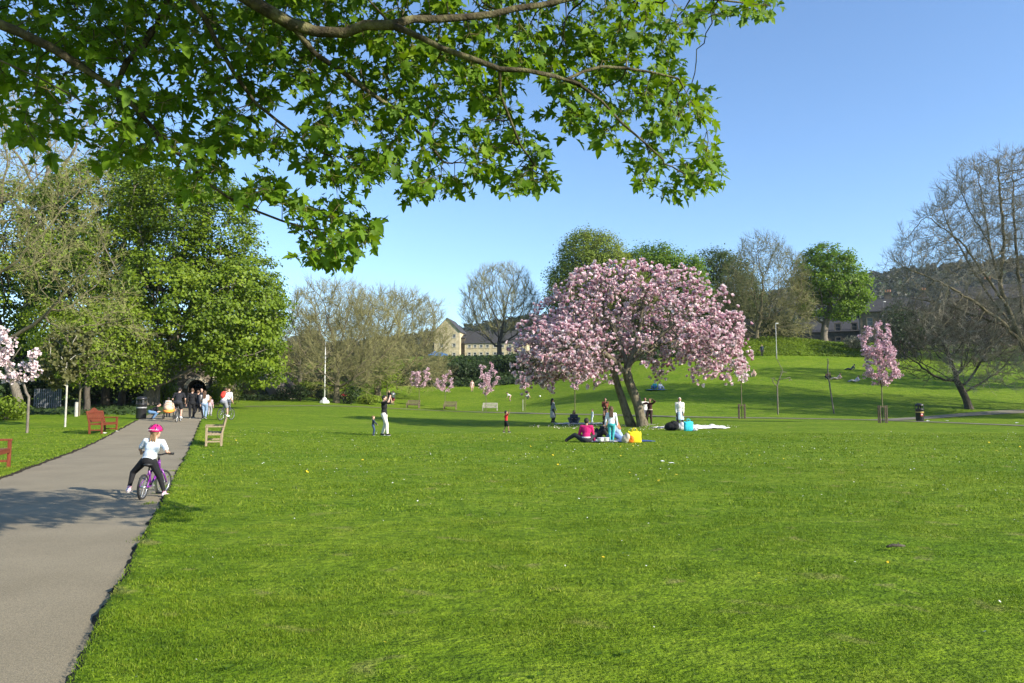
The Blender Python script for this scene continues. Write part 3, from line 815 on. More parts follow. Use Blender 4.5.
bushes = [(906, 109, 7, 4, 9.5, L_DARK, 'tall dark holly bush added behind the leaning tree to shade the bank top'), (740, 128, 8, 4, 6, L_DARK, 'dark thicket behind the stone shelter'), (775, 132, 8, 4, 6, L_MID, 'mid green thicket behind the bare bank tree'), (462, 116, 10, 3, 3.2, L_DARK, 'dark hedge on the bank below the cream building, left half'),  # the holly is put in and sized to throw shade on the bank
          (515, 118, 11, 3, 3.6, L_DARK, 'dark hedge on the bank below the round bare tree'),
          (560, 120, 9, 4, 6, L_DARK, 'dark hedge behind the left edge of the magnolia'),
          (615, 119, 10, 4, 5, L_DARK, 'dark hedge behind the middle of the magnolia'),
          (675, 121, 10, 4, 4.5, L_DARK, 'dark hedge behind the right of the magnolia'),
          (722, 122, 8, 4, 4.5, L_DARK, 'dark hedge at the left foot of the brown bare tree'),
          (785, 140, 9, 4, 5, L_OLIVE, 'olive thicket behind the bare tree on top of the bank'),
          (858, 116, 4, 2, 2.6, L_GREY, 'pale feathery bush at the right end of the grass bank'),
          (895, 116, 4.5, 2.5, 3.2, L_RED, 'red leaved bush behind the tall blossoming cherry'),
          (920, 124, 9, 4, 5, L_DARK, 'dark shrub behind the red leaved bush'),
          (985, 122, 10, 4, 5, L_DARK, 'dark shrub behind the leaning dark tree on the right'),
          (1050, 118, 12, 4, 6, L_DARK, 'dark shrub at the right edge below the house windows'),
          (350, 108, 12, 3, 4.5, L_DARK, 'dark hedge behind the straight bare trunk'),
          (410, 112, 11, 3, 4.5, L_DARK, 'dark hedge behind the broad olive tree'),
          (290, 110, 9, 3, 5, L_DARK, 'dark hedge above the stone stairs')]
for px, Y, a, b, h, lf, l in bushes:
    bush('hedge' if lf is L_DARK else 'bush', l, gY(px, Y), a, b, h, lf, 2600 if a > 6 else 1500, .3 if a > 6 else .22, cat='hedge' if lf is L_DARK else 'bush', lumps=10)

# ------------------------------------------------------------------ the large bare tree on the right
b0 = gY(1048, 66)
def r1(px, py, dy=0): return P(px, py, 66 + dy) - np.array(b0)
def r1l(*pix):
    pl = np.array([r1(*q) for q in pix]); s = np.r_[0, np.cumsum(np.linalg.norm(np.diff(pl, axis=0), axis=1))]; t = np.arange(.5, s[-1] + .01, .5)
    return list(np.stack([np.interp(t, s, pl[:, k]) for k in range(3)], 1) + RNG.normal(0, .04, (len(t), 3)))
tree('bare_tree', 'huge spreading bare tree at the right edge, crown against the sky', b0,
     [(1010, 215, 78, 62), (950, 260, 55, 55), (1060, 220, 80, 70), (985, 330, 70, 45), (920, 275, 36, 40), (1010, 180, 60, 30), (1000, 370, 60, 20, -2), (1100, 330, 70, 50), (925, 320, 36, 26)], 66,
     rtrunk=.46, n=4200, D=.55, dk=.70, up=.12, e=1.95, bark=BARK_O, twig=TWIG_G, trunk_top=3.2, trunk_pts=[np.array([0, 0, -.3])] + r1l((1047, 410), (1042, 385), (1030, 357)), limbs=[(tuple(r1(*q[0])), r1l(*q)) for q in (((1030, 357), (1014, 325), (1000, 285), (990, 245), (983, 205), (978, 170)), ((1030, 357), (1023, 320, 1), (1018, 270, 1.5), (1014, 220, 1.5), (1012, 165, 1.5)), ((1024, 345), (1000, 320, -.8), (972, 300, -1.2), (940, 282, -1.5), (905, 268, -1.5)), ((1030, 357), (1042, 300, 1), (1050, 220, 1.5), (1052, 165, 1.5)), ((1018, 333), (992, 300, 1.2), (968, 262, 2), (948, 225, 2.4), (940, 200, 2.5)), ((1008, 308), (985, 275, -1), (960, 240, -1.6), (925, 215, -1.8)), ((1018, 333), (985, 318, 1), (945, 305, 2), (910, 298, 2.4)), ((1000, 285), (1004, 240, -1), (1000, 200, -1.4), (998, 160, -1.5)), ((990, 245), (972, 215, .6), (958, 185, .8)))], rmin=.015, twig_k=5, twig_L=1.3, twig_r=.0135, twig_up=.6, sides=7, forks=3)
b1 = gp(966, 409)
tree('leaning_tree', 'small dark leaning tree with tangled twigs by the right-hand path', b1,
     [(935, 350, 44, 34), (965, 330, 45, 30), (910, 330, 26, 34), (1000, 350, 30, 30), (900, 360, 24, 16)], b1[1],
     rtrunk=.30, n=1800, D=.5, dk=.65, bark=BARK_D, twig=TWIG_D, leaf=L_PINK, lsize=.10, lper=1, lspread=.35, wleaf=1, rmin=.014, twig_k=5, twig_L=.95, twig_r=.012,
     trunk_pts=[np.array(q) for q in ((.3, 0, -.2), (.22, 0, .3), (.05, 0, .9), (-.2, 0, 1.5), (-.45, .05, 2.1), (-.7, .1, 2.6))], trunk_top=2.6)
for px, Y, lb, bl in ((915, 112, 'brown bare thicket tree in front of the stone terrace, left one', [(905, 330, 30, 26), (930, 335, 26, 28), (890, 345, 18, 16)]), (985, 108, 'brown bare thicket tree in front of the blue-framed house, right one', [(970, 325, 34, 28), (1005, 330, 30, 30), (985, 350, 40, 16)])):
    tree('bare_tree', lb, gY(px, Y), bl, Y, rtrunk=.25, n=1100, D=.7, dk=.9, bark=BARK_D, twig=TWIG_D, trunk_top=1.3, twig_k=8, twig_L=1.6, twig_r=.012, twig_up=.5)
# two more trees of the same park row beyond the right edge: their shadows stripe the slope
for px, Y, h, lb in ((1230, 74, 200, 'bare tree beyond the right edge of the park slope, nearer one'), (1330, 96, 210, 'bare tree beyond the right edge of the park slope, farther one'), (1280, 52, 220, 'bare tree beside the path beyond the right edge')):
    tree('bare_tree', lb, gY(px, Y), [(px, h, 90, 60), (px - 40, h + 60, 70, 50), (px + 40, h + 50, 70, 50)], Y, rtrunk=.5, n=700, D=.9, dk=1.2, bark=BARK, twig=TWIG_G, trunk_top=3, twig_k=4, twig_L=1.6, twig_r=.016, leaf=L_OLIVE, lsize=.3, lper=12)

# ------------------------------------------------------------------ rough ground cover on the steep banks
def cover(name, u0, u1, y0, y1, n, size, mat, dens=None, h=.25):
    px = RNG.uniform(u0, u1, n); y = RNG.uniform(y0, y1, n); x = (px - 512) / FPX * y
    if dens is not None:
        k = RNG.uniform(0, 1, n) < dens(x, y); x = x[k]; y = y[k]
    m = len(x); z = H(x, y) + RNG.uniform(0, 1, m) ** 1.6 * h
    nr = np.stack([RNG.normal(.25, .5, m), RNG.normal(-.3, .5, m), np.full(m, .8)], 1)
    tone = .5 + .25 * np.sin(x * .9) * np.sin(y * 1.3 + x * .3) + RNG.normal(0, .15, m)
    v, f, r_ = leaves(np.stack([x, y, z], 1), nr, size * RNG.uniform(.6, 1.4, m), LEAF4, np.clip(tone, 0, 1))
    o = mesh_np(name, v, f, mat, rnd=r_); o['kind'] = 'stuff'
cover('bank_undergrowth', 725, 905, 110.5, 120, 20000, .22, L_GREEN, lambda x, y: np.clip(.8 + .3 * np.sin(x * .8), 0, 1))
cover('ivy_bank', 425, 740, 112, 128, 30000, .34, L_DARK, None, .6)
cover('garden_bank', 215, 345, 88, 106, 16000, .28, L_OLIVE, None, .5)
cover('garden_bank_plants', 215, 345, 88, 106, 9000, .24, L_GREEN, lambda x, y: np.clip(.3 + .9 * np.sin(x * .7 + y), 0, 1), .7)
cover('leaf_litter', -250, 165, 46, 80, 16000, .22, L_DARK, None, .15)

# ------------------------------------------------------------------ far hills and their woods
def ridge(px): return np.interp(px, [-700, -200, 250, 330, 450, 520, 600, 700, 800, 870, 950, 1024, 1300, 1900], [352, 356, 350, 346, 334, 325, 316, 306, 291, 278, 272, 268, 260, 272])
hp = np.linspace(-600, 1800, 200); hy = np.linspace(215, 900, 60)
HX = []; HZ = []
for Y in hy:
    t = np.clip((Y - 215) / (760 - 215), 0, 1); t = t * t * (3 - 2 * t)
    zt = CAM_H + (400 - ridge(hp) - 5) / FPX * 760
    z = 10.5 + (zt - 10.5) * t + 3 * np.sin(hp * .013 + Y * .01) * t
    HX.append((hp - 512) / FPX * Y); HZ.append(z)
HX = np.array(HX); HZ = np.array(HZ); HY = np.repeat(hy[:, None], len(hp), 1)
FIELD = mat_noise('hill_pasture', (.05, .08, .02), (.10, .12, .04), scale=.02, rough=1, bump=0)
o = mesh_np('hills', np.stack([HX, HY, HZ], -1).reshape(-1, 3), [grid_faces(len(hp), len(hy))], FIELD, smooth=True); o['kind'] = 'structure'
def far_wood(n):
    i = RNG.uniform(0, len(hp) - 1.01, n); j = len(hy) * RNG.uniform(.25, .86, n)
    a = i.astype(int); b = j.astype(int)
    c = np.stack([HX[b, a] + RNG.normal(0, 4, n), HY[b, a], HZ[b, a]], 1)
    s = RNG.uniform(2.6, 4.6, n); k = 18
    q = unit(RNG.normal(0, 1, (n, k, 3))); q[..., 2] = np.abs(q[..., 2])
    p = c[:, None] + q * s[:, None, None] * np.array([1, 1, 1.6])
    nr = (q + RNG.normal(0, .4, q.shape)).reshape(-1, 3)
    v, f, r_ = leaves(p.reshape(-1, 3), nr, np.repeat(s * .8, k), LEAF4, np.clip(np.repeat(RNG.normal(.5, .25, n), k) + RNG.normal(0, .1, n * k), 0, 1))
    o = mesh_np('far_woodland', v, f, leaf_mat('far_wood_leaf', [(0, (.018, .026, .015)), (1, (.042, .046, .027))], (.1, .12, .04), .2), rnd=r_); o['kind'] = 'stuff'
far_wood(9000)
# ------------------------------------------------------------------ overhanging sycamore branches
TB = np.array([-6.6, 1.2, 0.0])
TP = [np.array(q, float) for q in ((-6.6, 1.2, -.2), (-6.6, 1.2, .6), (-6.55, 1.25, 1.6), (-6.5, 1.3, 2.6), (-6.4, 1.4, 3.6), (-6.2, 1.6, 4.6), (-6.0, 1.9, 5.3))]
def dens(pl, step=.22):
    pl = np.array(pl); s = np.r_[0, np.cumsum(np.linalg.norm(np.diff(pl, axis=0), axis=1))]
    # smooth through the given points, with small kinks
    t = np.arange(step, s[-1] + 1e-6, step)
    q = np.stack([np.interp(t, s, pl[:, k]) for k in range(3)], 1)
    k_ = np.ones(3) / 3
    if len(q) > 4:
        for k in range(3): q[1:-1, k] = np.convolve(q[:, k], k_, 'valid')
    return list(q + RNG.normal(0, .008, q.shape))
T = TP[-1]
LIMB = []
NEAR = .82
HIGH = [(-5.2, 2.0, 5.9), (-3.8, 2.4, 6.2), (-2.0, 2.7, 6.2), (0, 2.9, 6.1), (1.2, 3.0, 5.9)]
def limb(start, via, pix):
    pts = [np.array(start)] + [np.array(v, float) for v in via] + [P(a, b, Y * NEAR) for a, b, Y in pix]
    LIMB.append((tuple(pts[0]), dens(pts)))
limb(T, [(-4.9, 2.8, 5.9), (-3.3, 4.0, 5.3)], [(245, 0, 6.2), (277, 17, 6.3), (312, 34, 6.45), (333, 46, 6.5), (361, 22, 6.5), (383, 16, 6.45), (404, 28, 6.4), (426, 41, 6.4), (460, 58, 6.45), (490, 67, 6.5), (525, 71, 6.6), (555, 73, 6.65), (594, 88, 6.75), (609, 107, 6.8), (630, 133, 6.9), (650, 150, 7.0), (672, 166, 7.0)])
limb(T, HIGH, [])
limb(P(299, 28, 6.4 * NEAR), [], [(310, 50, 6.5), (325, 60, 6.6), (346, 77, 6.8), (375, 95, 7.0), (398, 112, 7.1), (411, 122, 7.2), (430, 150, 7.3), (455, 170, 7.4)])
limb(P(383, 16, 6.45 * NEAR), [], [(426, 18, 6.6), (469, 19, 6.7), (490, 13, 6.8), (523, 11, 6.9), (555, 1, 7.0), (610, -8, 7.1), (680, -5, 7.2), (740, 4, 7.3), (775, 6, 7.3)])
limb(P(383, 16, 6.45 * NEAR), [], [(368, 0, 6.35), (350, -22, 6.25)])
limb(np.array([-4.9, 2.8, 5.9]), [(-3.4, 4.0, 5.0)], [(202, 0, 6.3), (211, 21, 6.4), (219, 47, 6.5), (232, 73, 6.6), (247, 95, 6.7), (260, 112, 6.8), (277, 127, 6.9), (310, 140, 7.0), (340, 165, 7.1)])
limb(T, [(-5.6, 3.2, 5.0)], [(-60, 12, 5.6), (0, 15, 5.7), (21, 32, 5.8), (50, 50, 6.0), (95, 70, 6.2), (123, 93, 6.4), (140, 112, 6.5), (170, 145, 6.7), (198, 171, 6.8), (214, 191, 6.9), (236, 209, 7.0), (272, 214, 7.1), (292, 229, 7.2), (320, 236, 7.3), (345, 225, 7.3)])
limb(T, [(-5.8, 3.4, 4.6)], [(-60, 40, 5.4), (0, 58, 5.6), (14, 69, 5.7), (35, 74, 5.8), (60, 84, 6.0), (100, 110, 6.2), (120, 140, 6.4)])
limb(P(105, 77, 6.25 * NEAR), [], [(144, 54, 6.5), (157, 28, 6.6), (168, 0, 6.6), (175, -30, 6.6)])
limb(P(594, 88, 6.75 * NEAR), [], [(560, 74, 6.8), (600, 62, 6.9), (640, 72, 7.0), (680, 78, 7.1), (700, 90, 7.1)])
limb(P(490, 67, 6.5 * NEAR), [], [(500, 95, 6.7), (512, 130, 6.9), (530, 160, 7.1), (545, 180, 7.2)])
FOL = [(55, 40, 90, 50, 1.0), (60, 110, 75, 40, .8), (150, 50, 90, 60, 1.2), (90, 150, 70, 20, .45), (150, 125, 60, 35, .5), (220, 110, 60, 60, .9), (205, 175, 35, 28, .6), (255, 50, 80, 60, 1.2), (262, 160, 42, 42, .9),
       (335, 228, 42, 30, 1.2), (325, 248, 30, 18, .8), (365, 240, 15, 15, .4), (330, 80, 80, 60, 1.3), (335, 145, 55, 40, 1.0), (400, 60, 60, 50, 1.1), (400, 150, 45, 45, .9), (430, 185, 30, 20, .4), (440, 45, 60, 40, 1.0), (500, 55, 60, 45, 1.1),
       (500, 145, 42, 48, 1.0), (535, 180, 22, 20, .5), (570, 65, 55, 55, 1.1), (620, 25, 70, 30, 1.0), (640, 95, 55, 45, 1.2), (690, 108, 30, 22, .6), (680, 165, 42, 30, 1.1), (650, 185, 25, 12, .4), (620, 155, 25, 20, .25), (715, 8, 50, 15, .8), (760, 5, 25, 10, .35), (590, 120, 30, 25, .5), (320, -25, 340, 26, 3.0)]
wv = np.array([f[2] * f[3] * f[4] ** 1.0 for f in FOL]); wv /= wv.sum()
AT = []
for (cx_, cy_, rx, ry, de), k in zip(FOL, wv):
    m = int(17500 * k) + 4; q = RNG.normal(0, 1, (m, 2)); q = q / np.linalg.norm(q, axis=1)[:, None] * np.sqrt(RNG.uniform(0, 1, m))[:, None]
    for a, b in q:
        x_ = cx_ + a * rx; yc = 5.9 + .9 * np.clip(x_ / 400, 0, 1.4)
        y_ = cy_ + b * ry; gap = math.sin(x_ * .071 + 1.3 * math.sin(y_ * .06)) * math.sin(y_ * .093 + 1.1 * math.sin(x_ * .048)) + .6 * math.sin(x_ * .17 + y_ * .11) * math.sin(y_ * .19 - x_ * .07)
        if gap < -.12 - .5 * (y_ < 60 and x_ < 560) + .28 * (y_ > 95 and x_ < 300): continue
        AT.append(P(x_, y_, (yc + RNG.uniform(-.1, 1.5)) * NEAR))
AT = np.concatenate([np.array(AT), np.stack([RNG.uniform(-5.5, 1.6, 3600), RNG.uniform(.6, 4.3, 3600), RNG.uniform(5.0, 7.2, 3600)], 1)])  # last block: unseen upper crown, added to shade the leaves in view
root = thing('sycamore_tree', 'overhanging sycamore with lobed fresh leaves filling the top left of the view', 'tree', tuple(TB))
nd, par = colonize([(None, TP)] + LIMB, AT, .115, .165, iters=70, up=-.02, jit=.2, maxn=34000)
w_ = weights(par); wm = w_.max()
rad = np.maximum(.108 * (w_ / wm) ** (1 / 1.8), .003)
rad = np.where(w_ > wm * .99, np.maximum(rad, .26 - .02 * nd[:, 2]), rad)
V, F = limb_rings(nd - TB, par, w_, rad, 8)
def syc_bark():
    m, nt, out = nodes_of('bark_mossy')
    b = N(nt, 'ShaderNodeBsdfPrincipled', Roughness=.95); b.inputs['Specular IOR Level'].default_value = .15
    tc = N(nt, 'ShaderNodeTexCoord'); src = tc.outputs['Object']
    n = N(nt, 'ShaderNodeTexNoise', Scale=9, Detail=8); nt.links.new(src, n.inputs['Vector'])
    n2 = N(nt, 'ShaderNodeTexNoise', Scale=45, Detail=6); nt.links.new(src, n2.inputs['Vector'])
    nt.links.new(ramp(nt, n.outputs['Fac'], [(.32, (.030, .025, .017)), (.5, (.075, .064, .038)), (.68, (.155, .145, .07))]), b.inputs['Base Color'])
    bp = N(nt, 'ShaderNodeBump', Strength=.9, Distance=.02); nt.links.new(n2.outputs['Fac'], bp.inputs['Height']); nt.links.new(bp.outputs['Normal'], b.inputs['Normal'])
    nt.links.new(b.outputs['BSDF'], out.inputs['Surface']); return m
mesh_np('trunk', V, [F], syc_bark(), root, smooth=True); print('syc nodes', len(nd))
dirs = np.zeros_like(nd); ok = par >= 0; dirs[ok] = unit(nd[ok] - nd[par[ok]])
li = np.where((w_ <= 4) & (nd[:, 1] > .6) & (np.arange(len(nd)) > len(TP)))[0]
kk = np.where(w_[li] <= 1, 7, 4)
i = np.repeat(li, kk); n = len(i)
pd = unit(RNG.normal(0, 1, (n, 3)) * np.array([1, 1, .45]) + dirs[i] * .5)
pl = RNG.uniform(.05, .11, n); base = nd[i]; tipp = base + pd * pl[:, None] + np.array([0, 0, -.02])
V, F = tubes(base - TB, tipp - TB, .0014, .001, 3)
TQ = RNG.choice(li, 260); tq = nd[TQ]
tz = tubes(tq - TB, tq - TB + np.stack([RNG.normal(0, .01, 260), RNG.normal(0, .01, 260), -RNG.uniform(.05, .10, 260)], 1), .006, .004, 3)
F = np.concatenate([F, tz[1] + len(V)]); V = np.concatenate([V, tz[0]])
mesh_np('leaf_stalks', V, [F], mat_noise('stalk', (.14, .12, .03), (.2, .19, .05), rough=.6, bump=0), root)
nr = np.stack([RNG.normal(.25, .55, n), RNG.normal(-.35, .55, n), np.abs(RNG.normal(.55, .35, n))], 1)
sz = np.clip(RNG.lognormal(-2.74, .34, n), .03, .12)
print('syc leaves', n)
v, f, r_ = leaves(tipp - TB, nr, sz, PALM, np.clip(RNG.normal(.5, .22, n), 0, 1), down=.9, along=pd)
L_SYC = leaf_mat('leaf_sycamore', [(0, (.045, .098, .004)), (.6, (.092, .175, .006)), (1, (.175, .265, .012))], (.34, .52, .010), .36, rough=.6, spec=.2)
mesh_np('crown', v, f, L_SYC, root, rnd=r_)
# ------------------------------------------------------------------ the magnolia in full bloom
MB0 = np.array(gp(641, 427)); MY = MB0[1]
def mp(px, py, dy=0): return P(px, py, MY + dy) - MB0
def mk(*pix): return dens([mp(*q) for q in pix], .3)
root = thing('magnolia_tree', 'wide twin-trunked pink magnolia in full bloom in the middle of the lawn', 'tree', tuple(MB0))
mblobs = [(575, 345, 46, 38), (545, 362, 30, 24), (590, 300, 38, 30), (560, 320, 26, 26, 1), (545, 376, 32, 14), (560, 355, 40, 30), (600, 365, 28, 20, -1.5), (630, 292, 42, 24), (670, 300, 42, 28), (640, 330, 55, 34, -2), (640, 320, 55, 36, 2.4),
          (700, 320, 34, 28), (722, 340, 24, 26), (732, 362, 14, 20), (700, 355, 32, 10, 1), (665, 285, 12, 14), (705, 345, 30, 22, -2), (590, 340, 40, 36, 2.6), (575, 350, 40, 30, -2.6), (525, 352, 14, 14), (532, 328, 14, 5), (655, 360, 16, 20, 2), (712, 368, 26, 10, -1)]
mA = []
for b in mblobs:
    mA.append(blob_points([b], MY, int(1500 * b[2] * b[3] / sum(q[2] * q[3] for q in mblobs)) + 8, 0.55, 1.45, MB0))
mA = np.concatenate(mA)
fx = mA[:, 0] + MB0[0]; fx = fx / (mA[:, 1] + MB0[1]) * FPX + 512; fz = 400 - (mA[:, 2] + MB0[2] - CAM_H) / (mA[:, 1] + MB0[1]) * FPX
mA = mA[~((mA[:, 1] < .6) & (np.abs(fx - 645) < 42) & (fz > 285) & (fz < 372) & (RNG.uniform(0, 1, len(mA)) < .8))]
pol = [(None, mk((644, 431), (642, 423), (638, 405), (632, 389), (627, 376), (627, 366))),
       (tuple(mp(628, 366)), mk((628, 366), (634, 350), (640, 330), (642, 310), (645, 292))),
       (tuple(mp(628, 366)), mk((628, 366), (645, 350, -.6), (662, 335, -1), (680, 318, -1.2), (695, 305, -1.2))),
       (tuple(mp(629, 378)), mk((629, 378), (616, 362, -.5), (600, 350, -1), (580, 345, -1.3), (556, 350, -1.5), (538, 360, -1.5))),
       (tuple(mp(628, 366)), mk((628, 366), (620, 345, .6), (610, 322, 1), (600, 300, 1.2))),
       (tuple(mp(634, 350)), mk((634, 350), (665, 342, .8), (695, 340, 1.2), (722, 352, 1.2), (738, 368, 1)))]
nd, par = colonize(pol, mA, .32, .45, iters=70, up=.02, jit=.2)
w_ = weights(par); wm = w_.max(); rad = np.maximum(.27 * (w_ / wm) ** (1 / 2.15), .010)
z = nd[:, 2]; rad = np.where((z < .8) & (w_ > wm * .5), rad * (1 + .5 * np.clip((.8 - z) / .8, 0, 1) ** 2), rad)
V, F = limb_rings(nd, par, w_, rad, 8)
MBARK = mat_noise('bark_magnolia', (.06, .048, .032), (.20, .17, .11), scale=5, rough=.9, bump=.7, bscale=18, stretch=(2, 2, .8))
mesh_np('trunk', V, [F], MBARK, root, smooth=True)
# second, darker stem leaning the other way from the same stool
b = MB(); q = [mp(632, 428, .5), mp(627, 414, .5), mp(622.5, 400, .45), mp(617.5, 385, .4), mp(614, 372, .3), mp(608, 358, 0), mp(600, 345, -.3)]
b.tube(q, [.32, .25, .22, .20, .19, .14, .09], 10); b.build('side_trunk', MBARK, root, True)
dirs = np.zeros_like(nd); ok = par >= 0; dirs[ok] = unit(nd[ok] - nd[par[ok]])
ti = np.where((w_ <= 4) & (z > 1.2))[0]
V, F, tips, td = add_twigs(nd, dirs, ti, 2, .7, .010, .35, .7, 2)
mesh_np('twigs', V, [F], mat_noise('magnolia_twigs', (.14, .115, .085), (.22, .19, .14), scale=4, bump=0), root)
def cup(nlayers=((4, .45), (4, .95))):
    """an open goblet flower: ring of curved petals, petal base at the bottom (v=0) and tip (v=1)"""
    V = []; F = []; T_ = []
    for L, (k, op) in enumerate(nlayers):
        for i in range(k):
            a = 2 * math.pi * (i + .5 * L) / k; ca, sa = math.cos(a), math.sin(a); b = len(V)
            for t, wd in ((0, .10), (.5, .36), (.85, .30), (1.0, .08)):
                rr = .06 + op * (.42 * t + .22 * t * t); zz = 1.0 * t - op * .25 * t * t
                for s in (-1, 1):
                    V.append((ca * rr - sa * wd * s, sa * rr + ca * wd * s, zz + .05 * (1 - abs(s)))); T_.append(t)
            for r in range(3): F.append((b + 2 * r, b + 2 * r + 1, b + 2 * r + 3, b + 2 * r + 2))
    return np.array(V), np.array(F), np.array(T_)
CUP = cup()
def blossoms(pts, up, size, rnd0, tmpl=CUP):
    tv, tf, tt = tmpl; n = len(pts); up = unit(up)
    t = unit(np.cross(up, RNG.normal(0, 1, (n, 3)))); s = np.cross(up, t)
    V = pts[:, None] + (t[:, None] * tv[None, :, :1] + s[:, None] * tv[None, :, 1:2] + up[:, None] * tv[None, :, 2:3]) * np.asarray(size)[:, None, None]
    F = (tf[None] + (np.arange(n) * len(tv))[:, None, None]).reshape(-1, 4)
    r = np.clip(tt[None] * .75 + rnd0[:, None], 0, 1)
    return V.reshape(-1, 3), [F], r.ravel()
L_MAG = leaf_mat('petal_magnolia', [(0, (.30, .09, .17)), (.22, (.52, .24, .33)), (.5, (.76, .54, .59)), (1, (.87, .78, .78))], (.75, .48, .55), .3)
fx = (tips[:, 0] + MB0[0]) / (tips[:, 1] + MB0[1]) * FPX + 512; fz = 400 - (tips[:, 2] + MB0[2] - CAM_H) / (tips[:, 1] + MB0[1]) * FPX
q3 = np.sin(tips[:, 0] * 2.3 + np.sin(tips[:, 2] * 1.9) * 1.4) * np.sin(tips[:, 1] * 2.1 + tips[:, 2]) * np.sin(tips[:, 2] * 2.6 + tips[:, 0] * .8)
k = RNG.uniform(0, 1, len(tips)) < .62 + .55 * q3
k &= ~((tips[:, 1] < .9) & (np.abs(fx - 640) < 38) & (fz > 300) & (fz < 376) & (RNG.uniform(0, 1, len(tips)) < .72))
bp_ = tips[k]; bd = td[k]
n = len(bp_)
v, f, r_ = blossoms(bp_, bd * .5 + np.array([0, 0, .55]) + RNG.normal(0, .45, (n, 3)), RNG.uniform(.11, .225, n), RNG.normal(.08, .17, n))
mesh_np('blossom', v, f, L_MAG, root, rnd=r_)
print('magnolia blossoms', n, 'nodes', len(nd))
# fallen petals under the tree
n = 500; a = RNG.uniform(0, 6.28, n); rr = np.sqrt(RNG.uniform(0, 1, n)) * 6
x = MB0[0] - .5 + np.cos(a) * rr; y = MB0[1] + np.sin(a) * rr * .8
v, f, r_ = leaves(np.stack([x, y, H(x, y) + .045], 1), RNG.normal(0, .3, (n, 3)) + np.array([0, 0, 1]), .07, LEAF4, RNG.uniform(.4, 1, n))
o = mesh_np('fallen_petals', v, f, L_PALEPINK, rnd=r_); o['kind'] = 'stuff'

# ------------------------------------------------------------------ young cherries and saplings
def young(name, label, px, py, top, blobs, mat, n=60, size=.13, rt=.035, bare=False, guard=False, stake=False, bark=BARK_O, group='young flowering cherries along the far path', puff=7, lean=0.0, Y=None, trunk_top=None):
    base = gp(px, py) if Y is None else gY(px, Y); Y = base[1]
    root = thing(name, label, 'tree', base, 0, group)
    A = blob_points(blobs, Y, n, .4, 1.0, base)
    t = trunk_top or max(.8, A[:, 2].min() * .95); m = max(3, int(t / .3))
    tp = [np.array([lean * q / m * t, 0, t * q / m - (.1 if q == 0 else 0)]) for q in range(m + 1)]
    nd, par = colonize([(None, tp)], A, .22, .3, up=.25, jit=.12)
    w_ = weights(par); rad = np.maximum(rt * (w_ / w_.max()) ** .42, .007)
    V, F = limb_rings(nd, par, w_, rad, 6); mesh_np('trunk', V, [F], bark, root, smooth=True)
    d = np.zeros_like(nd); ok = par >= 0; d[ok] = unit(nd[ok] - nd[par[ok]])
    i = np.where((w_ <= 9) & (nd[:, 2] > t * 1.02))[0]
    if mat is not None:
        c = np.repeat(nd[i], puff, 0); q = unit(RNG.normal(0, 1, c.shape))
        v, f, r_ = blossoms(c + q * RNG.uniform(.02, .17, len(c))[:, None], q + np.array([0, 0, .2]), size * RNG.uniform(.6, 1.1, len(c)), RNG.normal(.15, .18, len(c)), cup(((5, 1.1),)))
        mesh_np('blossom', v, f, mat, root, rnd=r_)
    if guard:
        g_ = MB()
        for sx in (-.22, .22):
            for sy in (-.12, .12): g_.bar((sx, sy, -.1), (sx, sy, 1.15), .07, .07)
        g_.bar((-.22, -.12, 1.05), (.22, -.12, 1.05), .05, .06).bar((-.22, .12, 1.05), (.22, .12, 1.05), .05, .06)
        g_.build('tree_guard', mat_noise('guard_wood', (.06, .045, .03), (.12, .09, .06), scale=8), root)
    if stake:
        MB().tube([(-.22, 0, -.1), (-.22, 0, 1.2)], .035, 8).build('stake', BARK_P, root); 
    return root
young('cherry_tree', 'small pink cherry behind the leftmost far bench', 419, 408, 368, [(420, 380, 11, 9), (414, 374, 5, 6), (428, 372, 5, 6)], L_PINK, 50, .12)
young('cherry_tree', 'small pink cherry beside the middle far bench', 445, 408.5, 372, [(445, 384, 10, 9), (448, 376, 5, 6), (437, 386, 4, 4)], L_PINK, 46, .12)
young('cherry_tree', 'taller vase-shaped pink cherry in front of the far white bench', 486, 411.5, 363, [(487, 382, 10, 14), (490, 370, 6, 8), (480, 372, 4, 8), (497, 378, 5, 6)], L_PINK, 70, .12)
young('cherry_tree', 'pale stemmed cherry half hidden by the left edge of the magnolia', 525, 411, 378, [(524, 382, 9, 7)], L_PINK, 26, .14, stake=True)
young('cherry_tree', 'pale stemmed cherry seen under the middle of the magnolia', 575, 413.5, 378, [(576, 382, 9, 8)], L_PINK, 26, .14)
young('cherry_tree', 'blossoming young cherry in a tree guard under the right tip of the magnolia', 742, 419, 365, [(740, 368, 9, 12), (743, 378, 6, 6)], L_PALEPINK, 40, .14, guard=True)
young('cherry_tree', 'tall pink cherry in a wooden tree guard left of the black litter bin', 883, 423, 318, [(880, 360, 15, 24), (880, 365, 8, 26), (866, 340, 5, 20), (890, 372, 14, 12), (872, 372, 10, 14), (884, 335, 7, 14), (900, 372, 7, 6), (864, 350, 4, 14)], L_PINK, 190, .12, guard=True, puff=9)
young('sapling', 'thin bare sapling with low side shoots in front of the tall lamp post', 778, 414.5, 358, [(778, 375, 3, 16), (787, 378, 8, 7), (770, 380, 5, 6), (777, 360, 3, 8)], L_OLIVE, 30, .05, puff=1, bark=BARK, group='bare saplings on the slope', rt=.06)
young('sapling', 'thin leaning bare sapling in the middle of the right-hand slope', 834, 413.5, 355, [(829, 376, 4, 10), (828, 362, 4, 8)], L_OLIVE, 20, .04, puff=1, bark=BARK, lean=-.12, group='bare saplings on the slope', rt=.06)
